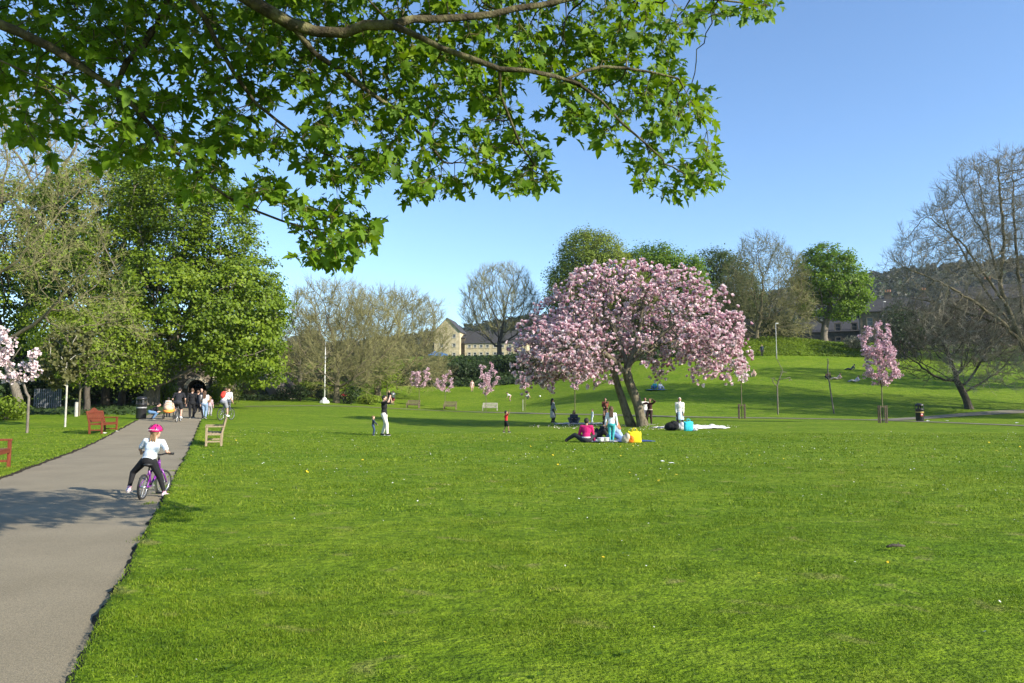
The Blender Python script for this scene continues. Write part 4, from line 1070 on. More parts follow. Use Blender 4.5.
# left lawn
young('sapling', 'white-stemmed sapling with thin leaves on the left lawn', 65, 427, 300, [(64, 360, 22, 30), (78, 345, 18, 20), (50, 375, 12, 16)], L_OLIVE, 110, .17, bark=BARK_P, group=None, rt=.045, puff=5, trunk_top=1.7)
young('sapling', 'leafy green sapling beside a short cut post behind the red-brown bench', 79, 416, 350, [(84, 372, 24, 18), (66, 378, 12, 12), (100, 380, 12, 10)], L_BRIGHT, 120, .12, group=None, rt=.06, puff=9, trunk_top=1.2)
young('magnolia_sapling', 'young pale pink magnolia on a thin grey stem at the left edge', 27, 433, 340, [(25, 368, 14, 10), (34, 360, 10, 12), (5, 345, 12, 20), (12, 375, 16, 12), (-10, 360, 20, 20), (40, 374, 5, 6)], L_PALEPINK, 120, .12, bark=BARK, group=None, rt=.055, puff=6, trunk_top=1.5)
root = thing('leaning_tree', 'thick leaning pale trunk behind the young pale magnolia', 'tree', gY(24, 46))
b = MB(); b.tube([(.0, 0, -.2), (-.15, 0, .6), (-.55, 0, 1.8), (-.95, 0, 2.8), (-1.5, .2, 3.8), (-2.4, .3, 5.0)], [.36, .28, .25, .23, .19, .12], 10); b.build('trunk', BARK, root, True)
b = MB()
for k in range(7):
    z = RNG.uniform(2.8, 4.8); p = np.array([-.95 - (z - 2.8) * .7, .1, z]); d = np.array([RNG.normal(0, 1), RNG.normal(0, 1), .8]); b.tube([p, p + d * .7, p + d * 1.4], [.07, .045, .02], 6)
b.build('branches', BARK, root, True)
b = MB(); b.tube([(0, 0, -.1), (0, 0, .85)], [.1, .09], 10)
tag(b.build('post', BARK_P), 'short pale cut post beside the leafy sapling on the left lawn', 'post').location = gp(76, 416.5)
# ------------------------------------------------------------------ buildings
def stone(name, c1, c2, bw=.6, bh=.28, mortar=(.30, .27, .22)):
    if name in MATS: return MATS[name]
    m, nt, out = nodes_of(name)
    b = N(nt, 'ShaderNodeBsdfPrincipled', Roughness=.9); b.inputs['Specular IOR Level'].default_value = .2
    tc = N(nt, 'ShaderNodeTexCoord'); sx_ = N(nt, 'ShaderNodeSeparateXYZ'); nt.links.new(tc.outputs['Object'], sx_.inputs[0])
    ad = N(nt, 'ShaderNodeMath', _operation='ADD'); nt.links.new(sx_.outputs[0], ad.inputs[0]); nt.links.new(sx_.outputs[1], ad.inputs[1])
    mp = N(nt, 'ShaderNodeCombineXYZ'); nt.links.new(ad.outputs[0], mp.inputs[0]); nt.links.new(sx_.outputs[2], mp.inputs[1])
    br = N(nt, 'ShaderNodeTexBrick', Color1=(*c1, 1), Color2=(*c2, 1), Mortar=(*mortar, 1), Scale=1.0)
    br.inputs['Mortar Size'].default_value = .012; br.inputs['Brick Width'].default_value = bw; br.inputs['Row Height'].default_value = bh
    nt.links.new(mp.outputs['Vector'], br.inputs['Vector'])
    n = N(nt, 'ShaderNodeTexNoise', Scale=1.3, Detail=6); nt.links.new(tc.outputs['Object'], n.inputs['Vector'])
    mx = N(nt, 'ShaderNodeMix', _data_type='RGBA', _blend_type='MULTIPLY'); mx.inputs[0].default_value = 1
    nt.links.new(br.outputs['Color'], mx.inputs[6]); nt.links.new(ramp(nt, n.outputs['Fac'], [(.3, (.72, .70, .66)), (.7, (1.1, 1.08, 1.05))]), mx.inputs[7])
    nt.links.new(mx.outputs[2], b.inputs['Base Color'])
    bp = N(nt, 'ShaderNodeBump', Strength=.4, Distance=.03); nt.links.new(br.outputs['Fac'], bp.inputs['Height']); bp.invert = True
    nt.links.new(bp.outputs['Normal'], b.inputs['Normal'])
    nt.links.new(b.outputs['BSDF'], out.inputs['Surface']); MATS[name] = m; return m
CREAM = stone('stone_cream', (.50, .43, .29), (.58, .50, .34), mortar=(.44, .38, .27))
GRIT = stone('stone_grit', (.13, .11, .085), (.19, .165, .125), mortar=(.10, .09, .07))
DGRIT = stone('stone_dark', (.10, .09, .075), (.15, .135, .11), mortar=(.08, .07, .06))
SLATE = mat_noise('roof_slate', (.035, .034, .034), (.065, .062, .06), scale=3, rough=.7, bump=.4, bscale=9, stretch=(1, 1, 4))
GLASSD = mat_noise('window_glass', (.02, .025, .03), (.05, .055, .06), scale=.5, rough=.08, bump=0, spec=.6)
FRAMEW = paint('window_frame_white', (.70, .69, .65)); TRIM = paint('stone_trim', (.50, .44, .32), .8)
FRAMEG = paint('window_frame_grey', (.20, .20, .19))
BLUE = paint('blue_paint', (.06, .14, .38), .4)

def gabled(root, x0, x1, y0, y1, z0, eave, ridge_h, axis, wall, roof, over=.3):
    """walls with gables and a two-slope roof; axis: direction the ridge runs"""
    m = MB()
    if axis == 'y':
        xm = (x0 + x1) / 2
        v = [(x0, y0, z0), (x1, y0, z0), (x1, y0, eave), (xm, y0, ridge_h), (x0, y0, eave)]; v += [(a, y1, c) for a, _, c in v]
    else:
        ym = (y0 + y1) / 2
        v = [(x0, y0, z0), (x0, y1, z0), (x0, y1, eave), (x0, ym, ridge_h), (x0, y0, eave)]; v += [(x1, b, c) for _, b, c in v]
    f = [(0, 1, 2, 3, 4), (9, 8, 7, 6, 5), (0, 5, 6, 1), (1, 6, 7, 2), (4, 9, 5, 0)]
    m.add(v, f); w_ = m.build('wall', wall, root)
    r = MB(); t = .14
    if axis == 'y':
        for s, xa in ((-1, x0), (1, x1)):
            dx = (xm - xa); k = over / abs(dx); ez = eave - (ridge_h - eave) * k
            a = [(xa - dx * k, y0 - over, ez + .02), (xm, y0 - over, ridge_h + .02), (xm, y1 + over, ridge_h + .02), (xa - dx * k, y1 + over, ez + .02)]
            r.add(a + [(p, q, z + t) for p, q, z in a], [(0, 1, 2, 3), (7, 6, 5, 4), (0, 4, 5, 1), (1, 5, 6, 2), (2, 6, 7, 3), (3, 7, 4, 0)])
    else:
        for s, ya in ((-1, y0), (1, y1)):
            dy = (ym - ya); k = over / abs(dy); ez = eave - (ridge_h - eave) * k
            a = [(x0 - over, ya - dy * k, ez + .02), (x0 - over, ym, ridge_h + .02), (x1 + over, ym, ridge_h + .02), (x1 + over, ya - dy * k, ez + .02)]
            r.add(a + [(p, q, z + t) for p, q, z in a], [(0, 1, 2, 3), (7, 6, 5, 4), (0, 4, 5, 1), (1, 5, 6, 2), (2, 6, 7, 3), (3, 7, 4, 0)])
    rf = r.build('roof', roof, root)
    return w_, rf
def window(root, x, z, w_, h, yf, trim=TRIM, fr=FRAMEW, pane=GLASSD, bars=True):
    """a window set in a wall whose face lies at y = yf (looking towards -y)"""
    a = MB()
    for q, d in (((x, yf - .03, z + h / 2 + .09), (w_ + .36, .10, .18)), ((x, yf - .05, z - h / 2 - .07), (w_ + .4, .16, .14)), ((x - w_ / 2 - .08, yf - .025, z), (.16, .09, h)), ((x + w_ / 2 + .08, yf - .025, z), (.16, .09, h))):
        a.box(q, d)
    o = a.build('window', trim, root)
    f = MB()
    for q, d in (((x - w_ / 2 + .04, yf - .02, z), (.08, .05, h)), ((x + w_ / 2 - .04, yf - .02, z), (.08, .05, h)), ((x, yf - .02, z + h / 2 - .04), (w_ - .16, .05, .08)), ((x, yf - .02, z - h / 2 + .04), (w_ - .16, .05, .08))): f.box(q, d)
    if bars: f.box((x, yf - .021, z), (w_ - .16, .045, .07))
    f.build('frame', fr, o)
    MB().box((x, yf - .008, z), (w_ - .1, .01, h - .1)).build('pane', pane, o)
def chimney(root, x, y, z, h, mat, pots=3):
    c = MB(); c.box((x, y, z + h / 2), (1.3, .7, h)).box((x, y, z + h + .06), (1.5, .9, .12)); o = c.build('chimney', mat, root)
    for k in range(pots): MB().lathe([(.13, 0), (.11, .25), (.12, .45), (.15, .5)], (x - .4 + .4 * k, y, z + h + .12), 10).build('chimney_pot', paint('terracotta', (.42, .20, .11), .8), o)

# cream stone mill house with a tall gable and a long low wing
b0 = gY(444, 168); S = 168 / FPX
mill = thing('apartment_building', 'sunlit cream stone building with a tall three-storey gable and a lower wing', 'building', b0, R(-8), scale=.72)
gabled(mill, -3.2, 5.0, 0, 12, -1.5, 9.0, 13.2, 'y', CREAM, SLATE)
for x in (-.9, 3.2):
    for z in (1.6, 4.6, 7.5): window(mill, x, z, 1.0, 1.15, 0)
gabled(mill, 5.02, 6.3, 2.0, 10, -1.5, 7.0, 8.2, 'x', DGRIT, SLATE)
gabled(mill, 6.32, 26, 1.5, 10, -2.0, 5.4, 9.4, 'x', CREAM, SLATE)
for x in (7.8, 9.6, 11.6, 13.6, 16.0, 18.4, 20.8, 23.2):
    window(mill, x, 1.7, .95, 1.3, 1.5)
    window(mill, x, 4.3, .95, 1.0, 1.5)
car = thing('parked_car', 'bright blue car parked at the foot of the cream gable, half hidden', 'car', gY(438, 160), R(95))
def simple_car(root, body):
    L = [(-2.05, .35), (-2.1, .75), (-1.7, .95), (-1.2, 1.02), (-.6, 1.42), (.8, 1.44), (1.5, 1.0), (2.0, .9), (2.1, .5), (2.05, .35)]
    m = MB(); n = len(L)
    for s, k in ((-.85, 1), (.85, 1)):
        m.v += [(s * (.86 if z > 1.1 else 1), y, z) for y, z in L]
    m.f += [tuple(range(n)), tuple(range(2 * n - 1, n - 1, -1))] + [(i, i + n, (i + 1) % n + n, (i + 1) % n) for i in range(n)]
    m.build('body', body, root, bevel=.05)
    for s in (-1, 1):
        w_ = MB(); w_.add([(s * .80, -1.05, 1.04), (s * .80, 1.3, 1.02), (s * .765, .75, 1.38), (s * .765, -.58, 1.36)], [(0, 1, 2, 3)] if s > 0 else [(3, 2, 1, 0)]); w_.build('side_window', GLASSD, root)
        for y in (-1.3, 1.3):
            t = MB(); t.tube([(s * .70, y, .32), (s * .87, y, .32)], .32, 16); wh = t.build('wheel', paint('tyre_black', (.02, .02, .02), .8), root)
            MB().tube([(s * .86, y, .32), (s * .885, y, .32)], .19, 12).build('rim', paint('rim_grey', (.5, .5, .5), .3, .8), wh)
simple_car(car, paint('car_blue', (.02, .20, .62), .25))

# dark roofed house above the stairs, left
h = thing('house', 'house with a dark slate gable roof peeping over the trees on the left', 'house', gY(296, 165), R(-20))
h.location.z -= 1.6; h.scale = (.8,) * 3
gabled(h, -5, 5, 0, 9, -2, 5.2, 9.6, 'x', GRIT, SLATE); chimney(h, 4, 4.5, 9, 1.5, GRIT)
gabled(h, -3.2, .8, -2, 0, -2, 5.0, 8.4, 'y', DGRIT, SLATE)
for x in (2.2, 3.9): window(h, x, 3.4, .9, 1.4, 0)
window(h, -1.2, 3.6, 1.0, 1.3, -2)

# terrace on the right
def terrace(name, label, px, Y, n, wdt, eave, rg, rot, wall, blue=None, z=0):
    r = thing(name, label, 'house', gY(px, Y), R(rot))
    r.location.z += z
    gabled(r, 0, n * wdt, 0, 9, -3, eave, rg, 'x', wall, SLATE)
    for i in range(n):
        for zz in (1.4, 4.2):
            for dx in (.28, .72):
                window(r, (i + dx) * wdt, zz, 1.0, 1.5, 0, trim=GRIT, fr=BLUE if blue == i and zz > 3 else FRAMEG)
        chimney(r, (i + .98) * wdt - .7, 4.5, rg - .8, 2.0, wall)
    return r
terrace('terraced_house', 'shaded stone terrace behind the red bush, with chimneys above the twigs', 862, 142, 2, 6.0, 6.2, 9.0, -24, GRIT)
terrace('terraced_house', 'tall stone house behind the huge bare tree, with blue window frames', 958, 140, 2, 7.0, 7.4, 10.4, -24, GRIT, 0, 1.0)
terrace('terraced_house', 'stone house at the right edge of the view behind the bare branches', 1066, 142, 2, 6.5, 7.4, 10.8, -24, GRIT)
terrace('terraced_house', 'low dark stone building behind the green sycamore on the bank', 790, 158, 3, 5.6, 3.4, 6.0, -24, DGRIT)
sh = thing('stone_shelter', 'small stone shelter with a pitched slate roof beside the bare bank tree', 'shelter', gY(746, 124), R(6))
gabled(sh, -1.8, 1.8, 0, 3, -.5, 2.2, 3.4, 'x', GRIT, SLATE); MB().box((-.2, -.02, 1.0), (1.0, .08, 1.9)).build('doorway', DGRIT, sh)

# ------------------------------------------------------------------ stone arch at the end of the path
ax = -PK * 73 - PC - PW / 2 * PN
arch = thing('stone_arch', 'old stone arch with a dark tunnel mouth at the end of the path', 'bridge', ground(ax + .6, 73), math.atan(PK) * .8)
def arch_wall(x0, x1, z1, r, zs, y0, y1, mat, name, parent, n=20):
    m = MB(); seg = [(-r, -.3), (-r, zs)] + [(-r * math.cos(math.pi * i / n), zs + r * math.sin(math.pi * i / n)) for i in range(1, n)] + [(r, zs), (r, -.3)]
    for y in (y0, y1):
        b = len(m.v); k = len(seg)
        m.v += [(x, y, z) for x, z in seg]
        out = []
        for x, z in seg:
            t = (x + r) / (2 * r); out.append((x0 + (x1 - x0) * t if z > zs else (x0 if x < 0 else x1), y, z1 if z > zs - .001 else z))
        m.v += out
        for i in range(k - 1):
            q = (b + i, b + i + 1, b + k + i + 1, b + k + i); m.f.append(q if y == y1 else q[::-1])
    k = len(seg)
    for i in range(k - 1): m.f.append((i, i + 1, 2 * k + i + 1, 2 * k + i))
    for i in range(k - 1): m.f.append((k + i, 3 * k + i, 3 * k + i + 1, k + i + 1))
    m.f.append((0, 2 * k, 3 * k, k)); m.f.append((k - 1, 2 * k - 1, 4 * k - 1, 3 * k - 1))
    return m.build(name, mat, parent)
arch_wall(-3.0, 3.0, 3.7, .85, 1.55, 0, 14, GRIT, 'arch_wall', arch)
# ring of voussoirs, proud of the wall
m = MB()
for i in range(13):
    a = math.pi * (i + .5) / 13; m.box((-1.02 * math.cos(a), -.03, 1.55 + 1.02 * math.sin(a)), (.22, .18, .30), Matrix.Rotation(-(math.pi / 2 - a), 3, 'Y').inverted() if False else Matrix.Rotation(a - math.pi / 2, 3, 'Y'))
m.build('arch_ring', TRIM, arch)
m = MB(); m.box((0, 7, 3.8), (6.3, 14.5, .2)); m.box((0, 14.2, 1.8), (6, .3, 3.4)); m.build('coping', GRIT, arch)
MB().box((1.6, -.06, 2.0), (.35, .3, 4.1)).build('pilaster', TRIM, arch)
bush('flowering_bush', 'red flowering bush on top of the stone arch', (arch.location.x + .3, arch.location.y + .3, arch.location.z + 3.9), 2.2, 1.2, .9, L_RED, 600, .14)
bush('flowering_bush', 'bright green bush leaning over the right shoulder of the stone arch', (arch.location.x + 2.7, arch.location.y - .6, arch.location.z), 2.2, 1.6, 3.9, L_GREEN, 1600, .17)

# garden bank shrubs right of the arch
gb = [(232, 84, 2.6, 1.6, 1.6, L_GREEN, 'green rockery shrub at the left foot of the garden bank'), (219, 70, 2.2, 1.4, 2.6, L_GREEN, 'green shrub covering the right pillar of the stone arch'), (228, 72, 2.4, 1.6, 2.8, L_OLIVE, 'olive shrub covering the wall right of the stone arch'), (169, 70.5, 2.2, 1.4, 3.9, L_GREEN, 'olive shrub covering the wall left of the tunnel mouth'),  (246, 87, 2.6, 1.6, 2.2, L_OLIVE, 'olive rockery shrub left of the stone stairs, lower one'), (258, 91, 3, 1.6, 2.4, L_GREEN, 'green rockery shrub left of the stone stairs, upper one'),
      (238, 93, 4, 2, 2.6, L_YELL, 'yellow-green rockery shrub high on the garden bank'), (225, 96, 5, 2, 4, L_OLIVE, 'olive shrub at the top left of the garden bank'),
      (284, 83.0, 2.0, 1.6, 1.9, L_DARK, 'clipped dark topiary ball at the foot of the stairs, left one'), (301, 82.5, 2.4, 1.8, 2.2, L_DARK, 'clipped dark topiary ball at the foot of the stairs, right one'),
      (322, 84.5, 1.8, 1.5, 2.0, L_DARK, 'clipped dark bush just left of the white pole'), (351, 81.5, 2.4, 1.8, 2.3, L_DARK, 'clipped dark bush right of the straight bare trunk'),
      (370, 83.5, 3.2, 1.6, 1.3, L_YELL, 'low pale green shrub right of the dark clipped bush'), (312, 92, 3.4, 1.8, 1.6, L_BRIGHT, 'sunlit green shrub between the stairs and the white pole'), (336, 94, 4, 1.8, 1.6, L_BRIGHT, 'sunlit green shrub behind the white pole')]
for px, Y, a, b, h_, lf, l in gb: bush('clipped_bush' if lf is L_DARK else 'rockery_shrub', l, gY(px, Y), a, b, h_, lf, 900, .16, lumps=3 if lf is L_DARK else 6)
bush('border_hedge', 'long low clipped hedge along the front of the garden bank', gY(262, 82.5), 9.5, .9, .8, L_DARK, 1800, .15, cat='hedge', lumps=9)

# ------------------------------------------------------------------ stone stairs between dark hedged walls
p0 = np.array(gY(291, 85.0)); p1 = P(268, 374, 93)
st = thing('staircase', 'straight flight of stone steps climbing the garden bank between dark walls', 'stairs', tuple(p0))
d = p1 - p0; run = np.array([d[0], d[1], 0]); L_ = np.linalg.norm(run); f_ = run / L_; s_ = np.array([f_[1], -f_[0], 0]); ns = 22
rot = Matrix(((s_[0], f_[0], 0), (s_[1], f_[1], 0), (0, 0, 1)))
m = MB()
for i in range(ns):
    z = d[2] * (i + 1) / ns; c = f_ * L_ * (i + .5) / ns; m.box((c[0], c[1], z - .6), (1.7, L_ / ns - .004, 1.2), rot)
m.build('steps', mat_noise('step_stone', (.34, .29, .20), (.46, .39, .28), scale=4, rough=.9), st)
for s in (-1.15, 1.15):
    m = MB(); a = s_ * s + np.array([0, 0, -.5]); w_ = s_ * .28
    q = []
    for t in (0, 1):
        o_ = a + f_ * L_ * t + np.array([0, 0, d[2] * t])
        q += [o_ - w_, o_ + w_, o_ + w_ + np.array([0, 0, 1.2]), o_ - w_ + np.array([0, 0, 1.2])]
    m.add(q, [(0, 1, 2, 3), (7, 6, 5, 4), (0, 4, 5, 1), (1, 5, 6, 2), (2, 6, 7, 3), (3, 7, 4, 0)])
    m.build('side_wall', mat_noise('mossy_wall', (.10, .075, .05), (.18, .145, .09), scale=5, bump=.6), st)

# ------------------------------------------------------------------ street furniture
WOOD_R = mat_noise('bench_red_brown', (.105, .020, .007), (.20, .046, .016), scale=5, rough=.5, bump=.2, stretch=(6, 6, 1.2), spec=.4)
WOOD_P = mat_noise('bench_weathered', (.20, .15, .09), (.33, .26, .165), scale=5, rough=.8, bump=.3, stretch=(6, 6, 1.2))
WOOD_W = mat_noise('bench_white', (.28, .26, .21), (.42, .39, .33), scale=5, rough=.7, bump=.2)
WOOD_D = mat_noise('bench_dark', (.12, .09, .06), (.22, .17, .11), scale=5, rough=.8, bump=.2)
def bench(label, loc, rotz, wood, L=1.6, group=None, crest=False, name='park_bench'):
    """seat faces +y"""
    r = thing(name, label, 'bench', loc, rotz, group)
    for sx in (-1, 1):
        x = sx * (L / 2 - .04)
        MB().box((x, .24, .31), (.07, .07, .62)).build('leg', wood, r, bevel=.006)
        b = MB(); b.bar((x, -.22, 0), (x, -.24, .42), .07, .07); b.bar((x, -.24, .42), (x, -.36, .92), .07, .06); b.build('leg', wood, r, bevel=.006)
        MB().box((x, -.01, .635), (.09, .60, .045)).build('armrest', wood, r, bevel=.008)
        b = MB(); b.box((x, .0, .15), (.045, .42, .05)); b.box((x, .0, .385), (.045, .42, .06)); b.build('side_rail', wood, r)
    m = MB()
    for i in range(5): m.box((0, .22 - i * .105, .43 - .012 * i * .5), (L - .16, .085, .03))
    m.box((0, .25, .375), (L - .16, .03, .07)); m.build('seat', wood, r, bevel=.004)
    m = MB(); rb = Matrix.Rotation(R(-13.5), 3, 'X').inverted()
    for k in range(int(L / .11)):
        x = -L / 2 + .12 + k * (L - .24) / (int(L / .11) - 1); m.box((x, -.305, .67), (.06, .018, .36), rb)
    m.box((0, -.262, .49), (L - .15, .04, .06), rb); m.box((0, -.352, .875), (L - .15, .045, .09), rb)
    if crest:
        n = 12; v = []
        for i in range(n + 1):
            t = -1 + 2 * i / n; z = .92 + .13 * math.cos(t * math.pi / 2) ** 2
            for y, zz in ((-.385, .88), (-.345, .88), (-.375, z), (-.41, z)): v.append((t * L * .30, y, zz))
        b_ = len(m.v); m.v += v
        for i in range(n):
            for k in range(4): m.f.append((b_ + i * 4 + k, b_ + i * 4 + (k + 1) % 4, b_ + i * 4 + 4 + (k + 1) % 4, b_ + i * 4 + 4 + k))
        m.f += [(b_, b_ + 1, b_ + 2, b_ + 3), (b_ + n * 4 + 3, b_ + n * 4 + 2, b_ + n * 4 + 1, b_ + n * 4)]
    m.build('backrest', wood, r, bevel=.004)
    return r
pa = math.atan(PK)             # heading of the path, to the left of +y
GB = 'wooden benches along the main path'
bp1 = gp(103, 433); bench('red-brown wooden bench with a curved back on the left lawn edge', bp1, R(9) - math.pi / 2, WOOD_R, 1.7, GB, True)
bp2 = gp(-14, 471); bench('red-brown wooden bench end cut off by the left edge of the view', bp2, pa - math.pi / 2, WOOD_R, 1.7, GB, True)
bp3 = gp(209.5, 445.5); bench('weathered pale wooden bench on the right side of the path', (bp3[0] + .15, bp3[1], bp3[2] + .02), pa + math.pi / 2, WOOD_P, 1.7, GB)
GF = 'far benches along the cross path'
bench('dark distant bench beside the leftmost pink cherry', gp(413, 408.3), R(170), WOOD_D, 1.5, GF)
bench('brown distant bench beside the middle small pink cherry', gp(450, 409.5), R(172), WOOD_D, 1.5, GF)
bench('pale distant bench behind the vase-shaped pink cherry', gp(490, 411), R(176), WOOD_W, 1.7, GF)

BLACK = paint('bin_black', (.018, .018, .02), .4)
def litter_bin(label, loc, band, rotz=0, s=1.0):
    r = thing('litter_bin', label, 'bin', loc, rotz, 'black round litter bins', s)
    b = MB(); b.lathe([(.24, 0), (.26, .03), (.27, .08), (.27, .78), (.29, .80), (.29, .86), (.26, .86)], n=24); b.build('body', BLACK, r, True)
    b = MB(); b.lathe([(.285, 1.06), (.285, 1.14), (.25, 1.20), (.12, 1.26), (.02, 1.27)], n=24); b.build('hood', BLACK, r, True)
    b = MB()
    for k in range(4):
        a = math.pi / 4 + k * math.pi / 2; b.box((.262 * math.cos(a), .262 * math.sin(a), .96), (.10, .025, .21), Matrix.Rotation(a + math.pi / 2, 3, 'Z'))
    b.lathe([(.20, .80), (.20, .90)], n=16); b.build('aperture_posts', BLACK, r)
    MB().lathe([(.274, .60), (.276, .61), (.276, .655), (.274, .665)], n=24, cap=False).build('band', band, r, True)
    return r
GOLD = paint('gold_paint', (.55, .38, .10), .4); SILV = paint('silver_band', (.30, .30, .30), .4)
lb = gp(141, 419); litter_bin('black litter bin on the left side of the path, next to the crouching person', lb, SILV)
rb_ = gp(920, 421); litter_bin('black litter bin by the fork of the far path on the right', rb_, GOLD)
m = thing('bin_label', 'small red and white notice on the front of the right-hand litter bin', 'label', (rb_[0], rb_[1] - .276, rb_[2] + .45))
MB().box((0, -.006, 0), (.16, .012, .2)).build('plate', paint('label_red', (.45, .06, .05), .5), m); MB().box((0, -.0145, .03), (.11, .004, .06)).build('panel', paint('label_white', (.7, .7, .66), .5), m)

# white pole on a stepped white base
WHITE = paint('white_gloss', (.78, .78, .75), .35)
fp = thing('flagpole', 'slim white pole standing on a stepped white base below the garden bank', 'flagpole', gY(325, 81.0))
MB().lathe([(.55, -.1), (.55, .16), (.45, .162), (.45, .32), (.28, .322), (.22, .52), (.12, .6)], n=8).build('base', WHITE, fp)
MB().tube([(0, 0, .55), (0, 0, 3.6), (0, 0, 6.6)], [.075, .06, .045], 10).build('pole', WHITE, fp, True)
MB().lathe([(.01, 6.58), (.09, 6.66), (.09, 6.72), (.01, 6.8)], n=12).build('finial', WHITE, fp, True)
MB().bar((-.25, 0, 5.0), (.25, 0, 5.0), .04, .04).build('crossbar', WHITE, fp)

# street lamps by the houses
def lamp(label, px, py, Y, h, col, lean=0, rot=0):
    r = thing('street_lamp', label, 'street lamp', gY(px, Y), rot, 'street lamps near the houses')
    MB().tube([(0, 0, -.2), (0, 0, 1.2), (lean * .4, 0, h * .5), (lean, 0, h)], [.08, .07, .05, .04], 10).build('post', col, r, True)
    b = MB(); b.box((lean + .18, 0, h + .05), (.40, .2, .10)); hd = b.build('lantern', WHITE, r, bevel=.03)
    MB().box((lean + .24, 0, h - .032), (.26, .14, .02)).build('lens', paint('lamp_lens', (.75, .76, .72), .2), hd)
lamp('tall pale lamp post rising straight from the foot of the grass bank', 777, 357, 108.5, 5.2, paint('lamp_grey', (.42, .42, .40), .5))
lamp('dark lamp post with a white lantern beside the red bush', 883, 335, 121, 7.6, paint('lamp_dark', (.10, .10, .10), .5), .5)
# fence glimpsed on the left behind the trunks
def fence(label, x0, x1, Y, n):
    a = np.array(gY(x0, Y)); b = np.array(gY(x1, Y)); r = thing('picket_fence', label, 'fence', tuple(a))
    m = MB()
    for i in range(n):
        t = i / (n - 1); q = (b - a) * t; m.box((q[0], q[1], q[2] + .8), (.09, .03, 1.5))
    m.build('pickets', paint('pale_fence', (.16, .17, .18), .7), r)
    m = MB(); q = b - a
    for z in (.45, 1.25): m.bar((0, .035, z), (q[0], q[1] + .035, q[2] + z), .03, .08)
    m.build('rails', paint('pale_fence', (.16, .17, .18), .7), r)
fence('grey picket fence half hidden behind the sapling on the left', 36, 62, 55, 13)
# ------------------------------------------------------------------ people
SKIN_L = mat_noise('skin_light', (.50, .29, .21), (.60, .37, .28), scale=12, rough=.55, bump=.05)
SKIN_M = mat_noise('skin_brown', (.26, .145, .09), (.34, .19, .125), scale=12, rough=.55, bump=.05)
EYE = mat_noise('eye_dark', (.012, .009, .008), (.03, .02, .015), scale=40, rough=.2, bump=0)
LIP = mat_noise('lip', (.36, .13, .11), (.42, .17, .14), scale=40, rough=.5, bump=0)
HAIR = {'black': mat_noise('hair_black', (.010, .008, .007), (.03, .024, .02), scale=30, rough=.5, bump=.3, stretch=(6, 6, 1)),
        'brown': mat_noise('hair_brown', (.06, .032, .018), (.12, .065, .035), scale=30, rough=.5, bump=.3, stretch=(6, 6, 1)),
        'fair': mat_noise('hair_fair', (.15, .088, .042), (.29, .18, .09), scale=30, rough=.5, bump=.3, stretch=(6, 6, 1)),
        'ginger': mat_noise('hair_ginger', (.25, .09, .03), (.38, .16, .06), scale=30, rough=.5, bump=.3, stretch=(6, 6, 1))}
V3 = Vector
def ik(a, b, la, lb, pole):
    a = V3(a); b = V3(b); d = b - a; D = d.length; m = (la + lb) * .995
    if D > m: b = a + d.normalized() * m; d = b - a; D = m
    x = (la * la - lb * lb + D * D) / (2 * D); h = math.sqrt(max(la * la - x * x, 1e-6))
    u = d.normalized(); p = V3(pole) - u * V3(pole).dot(u); p.normalize()
    return a + u * x + p * h, b
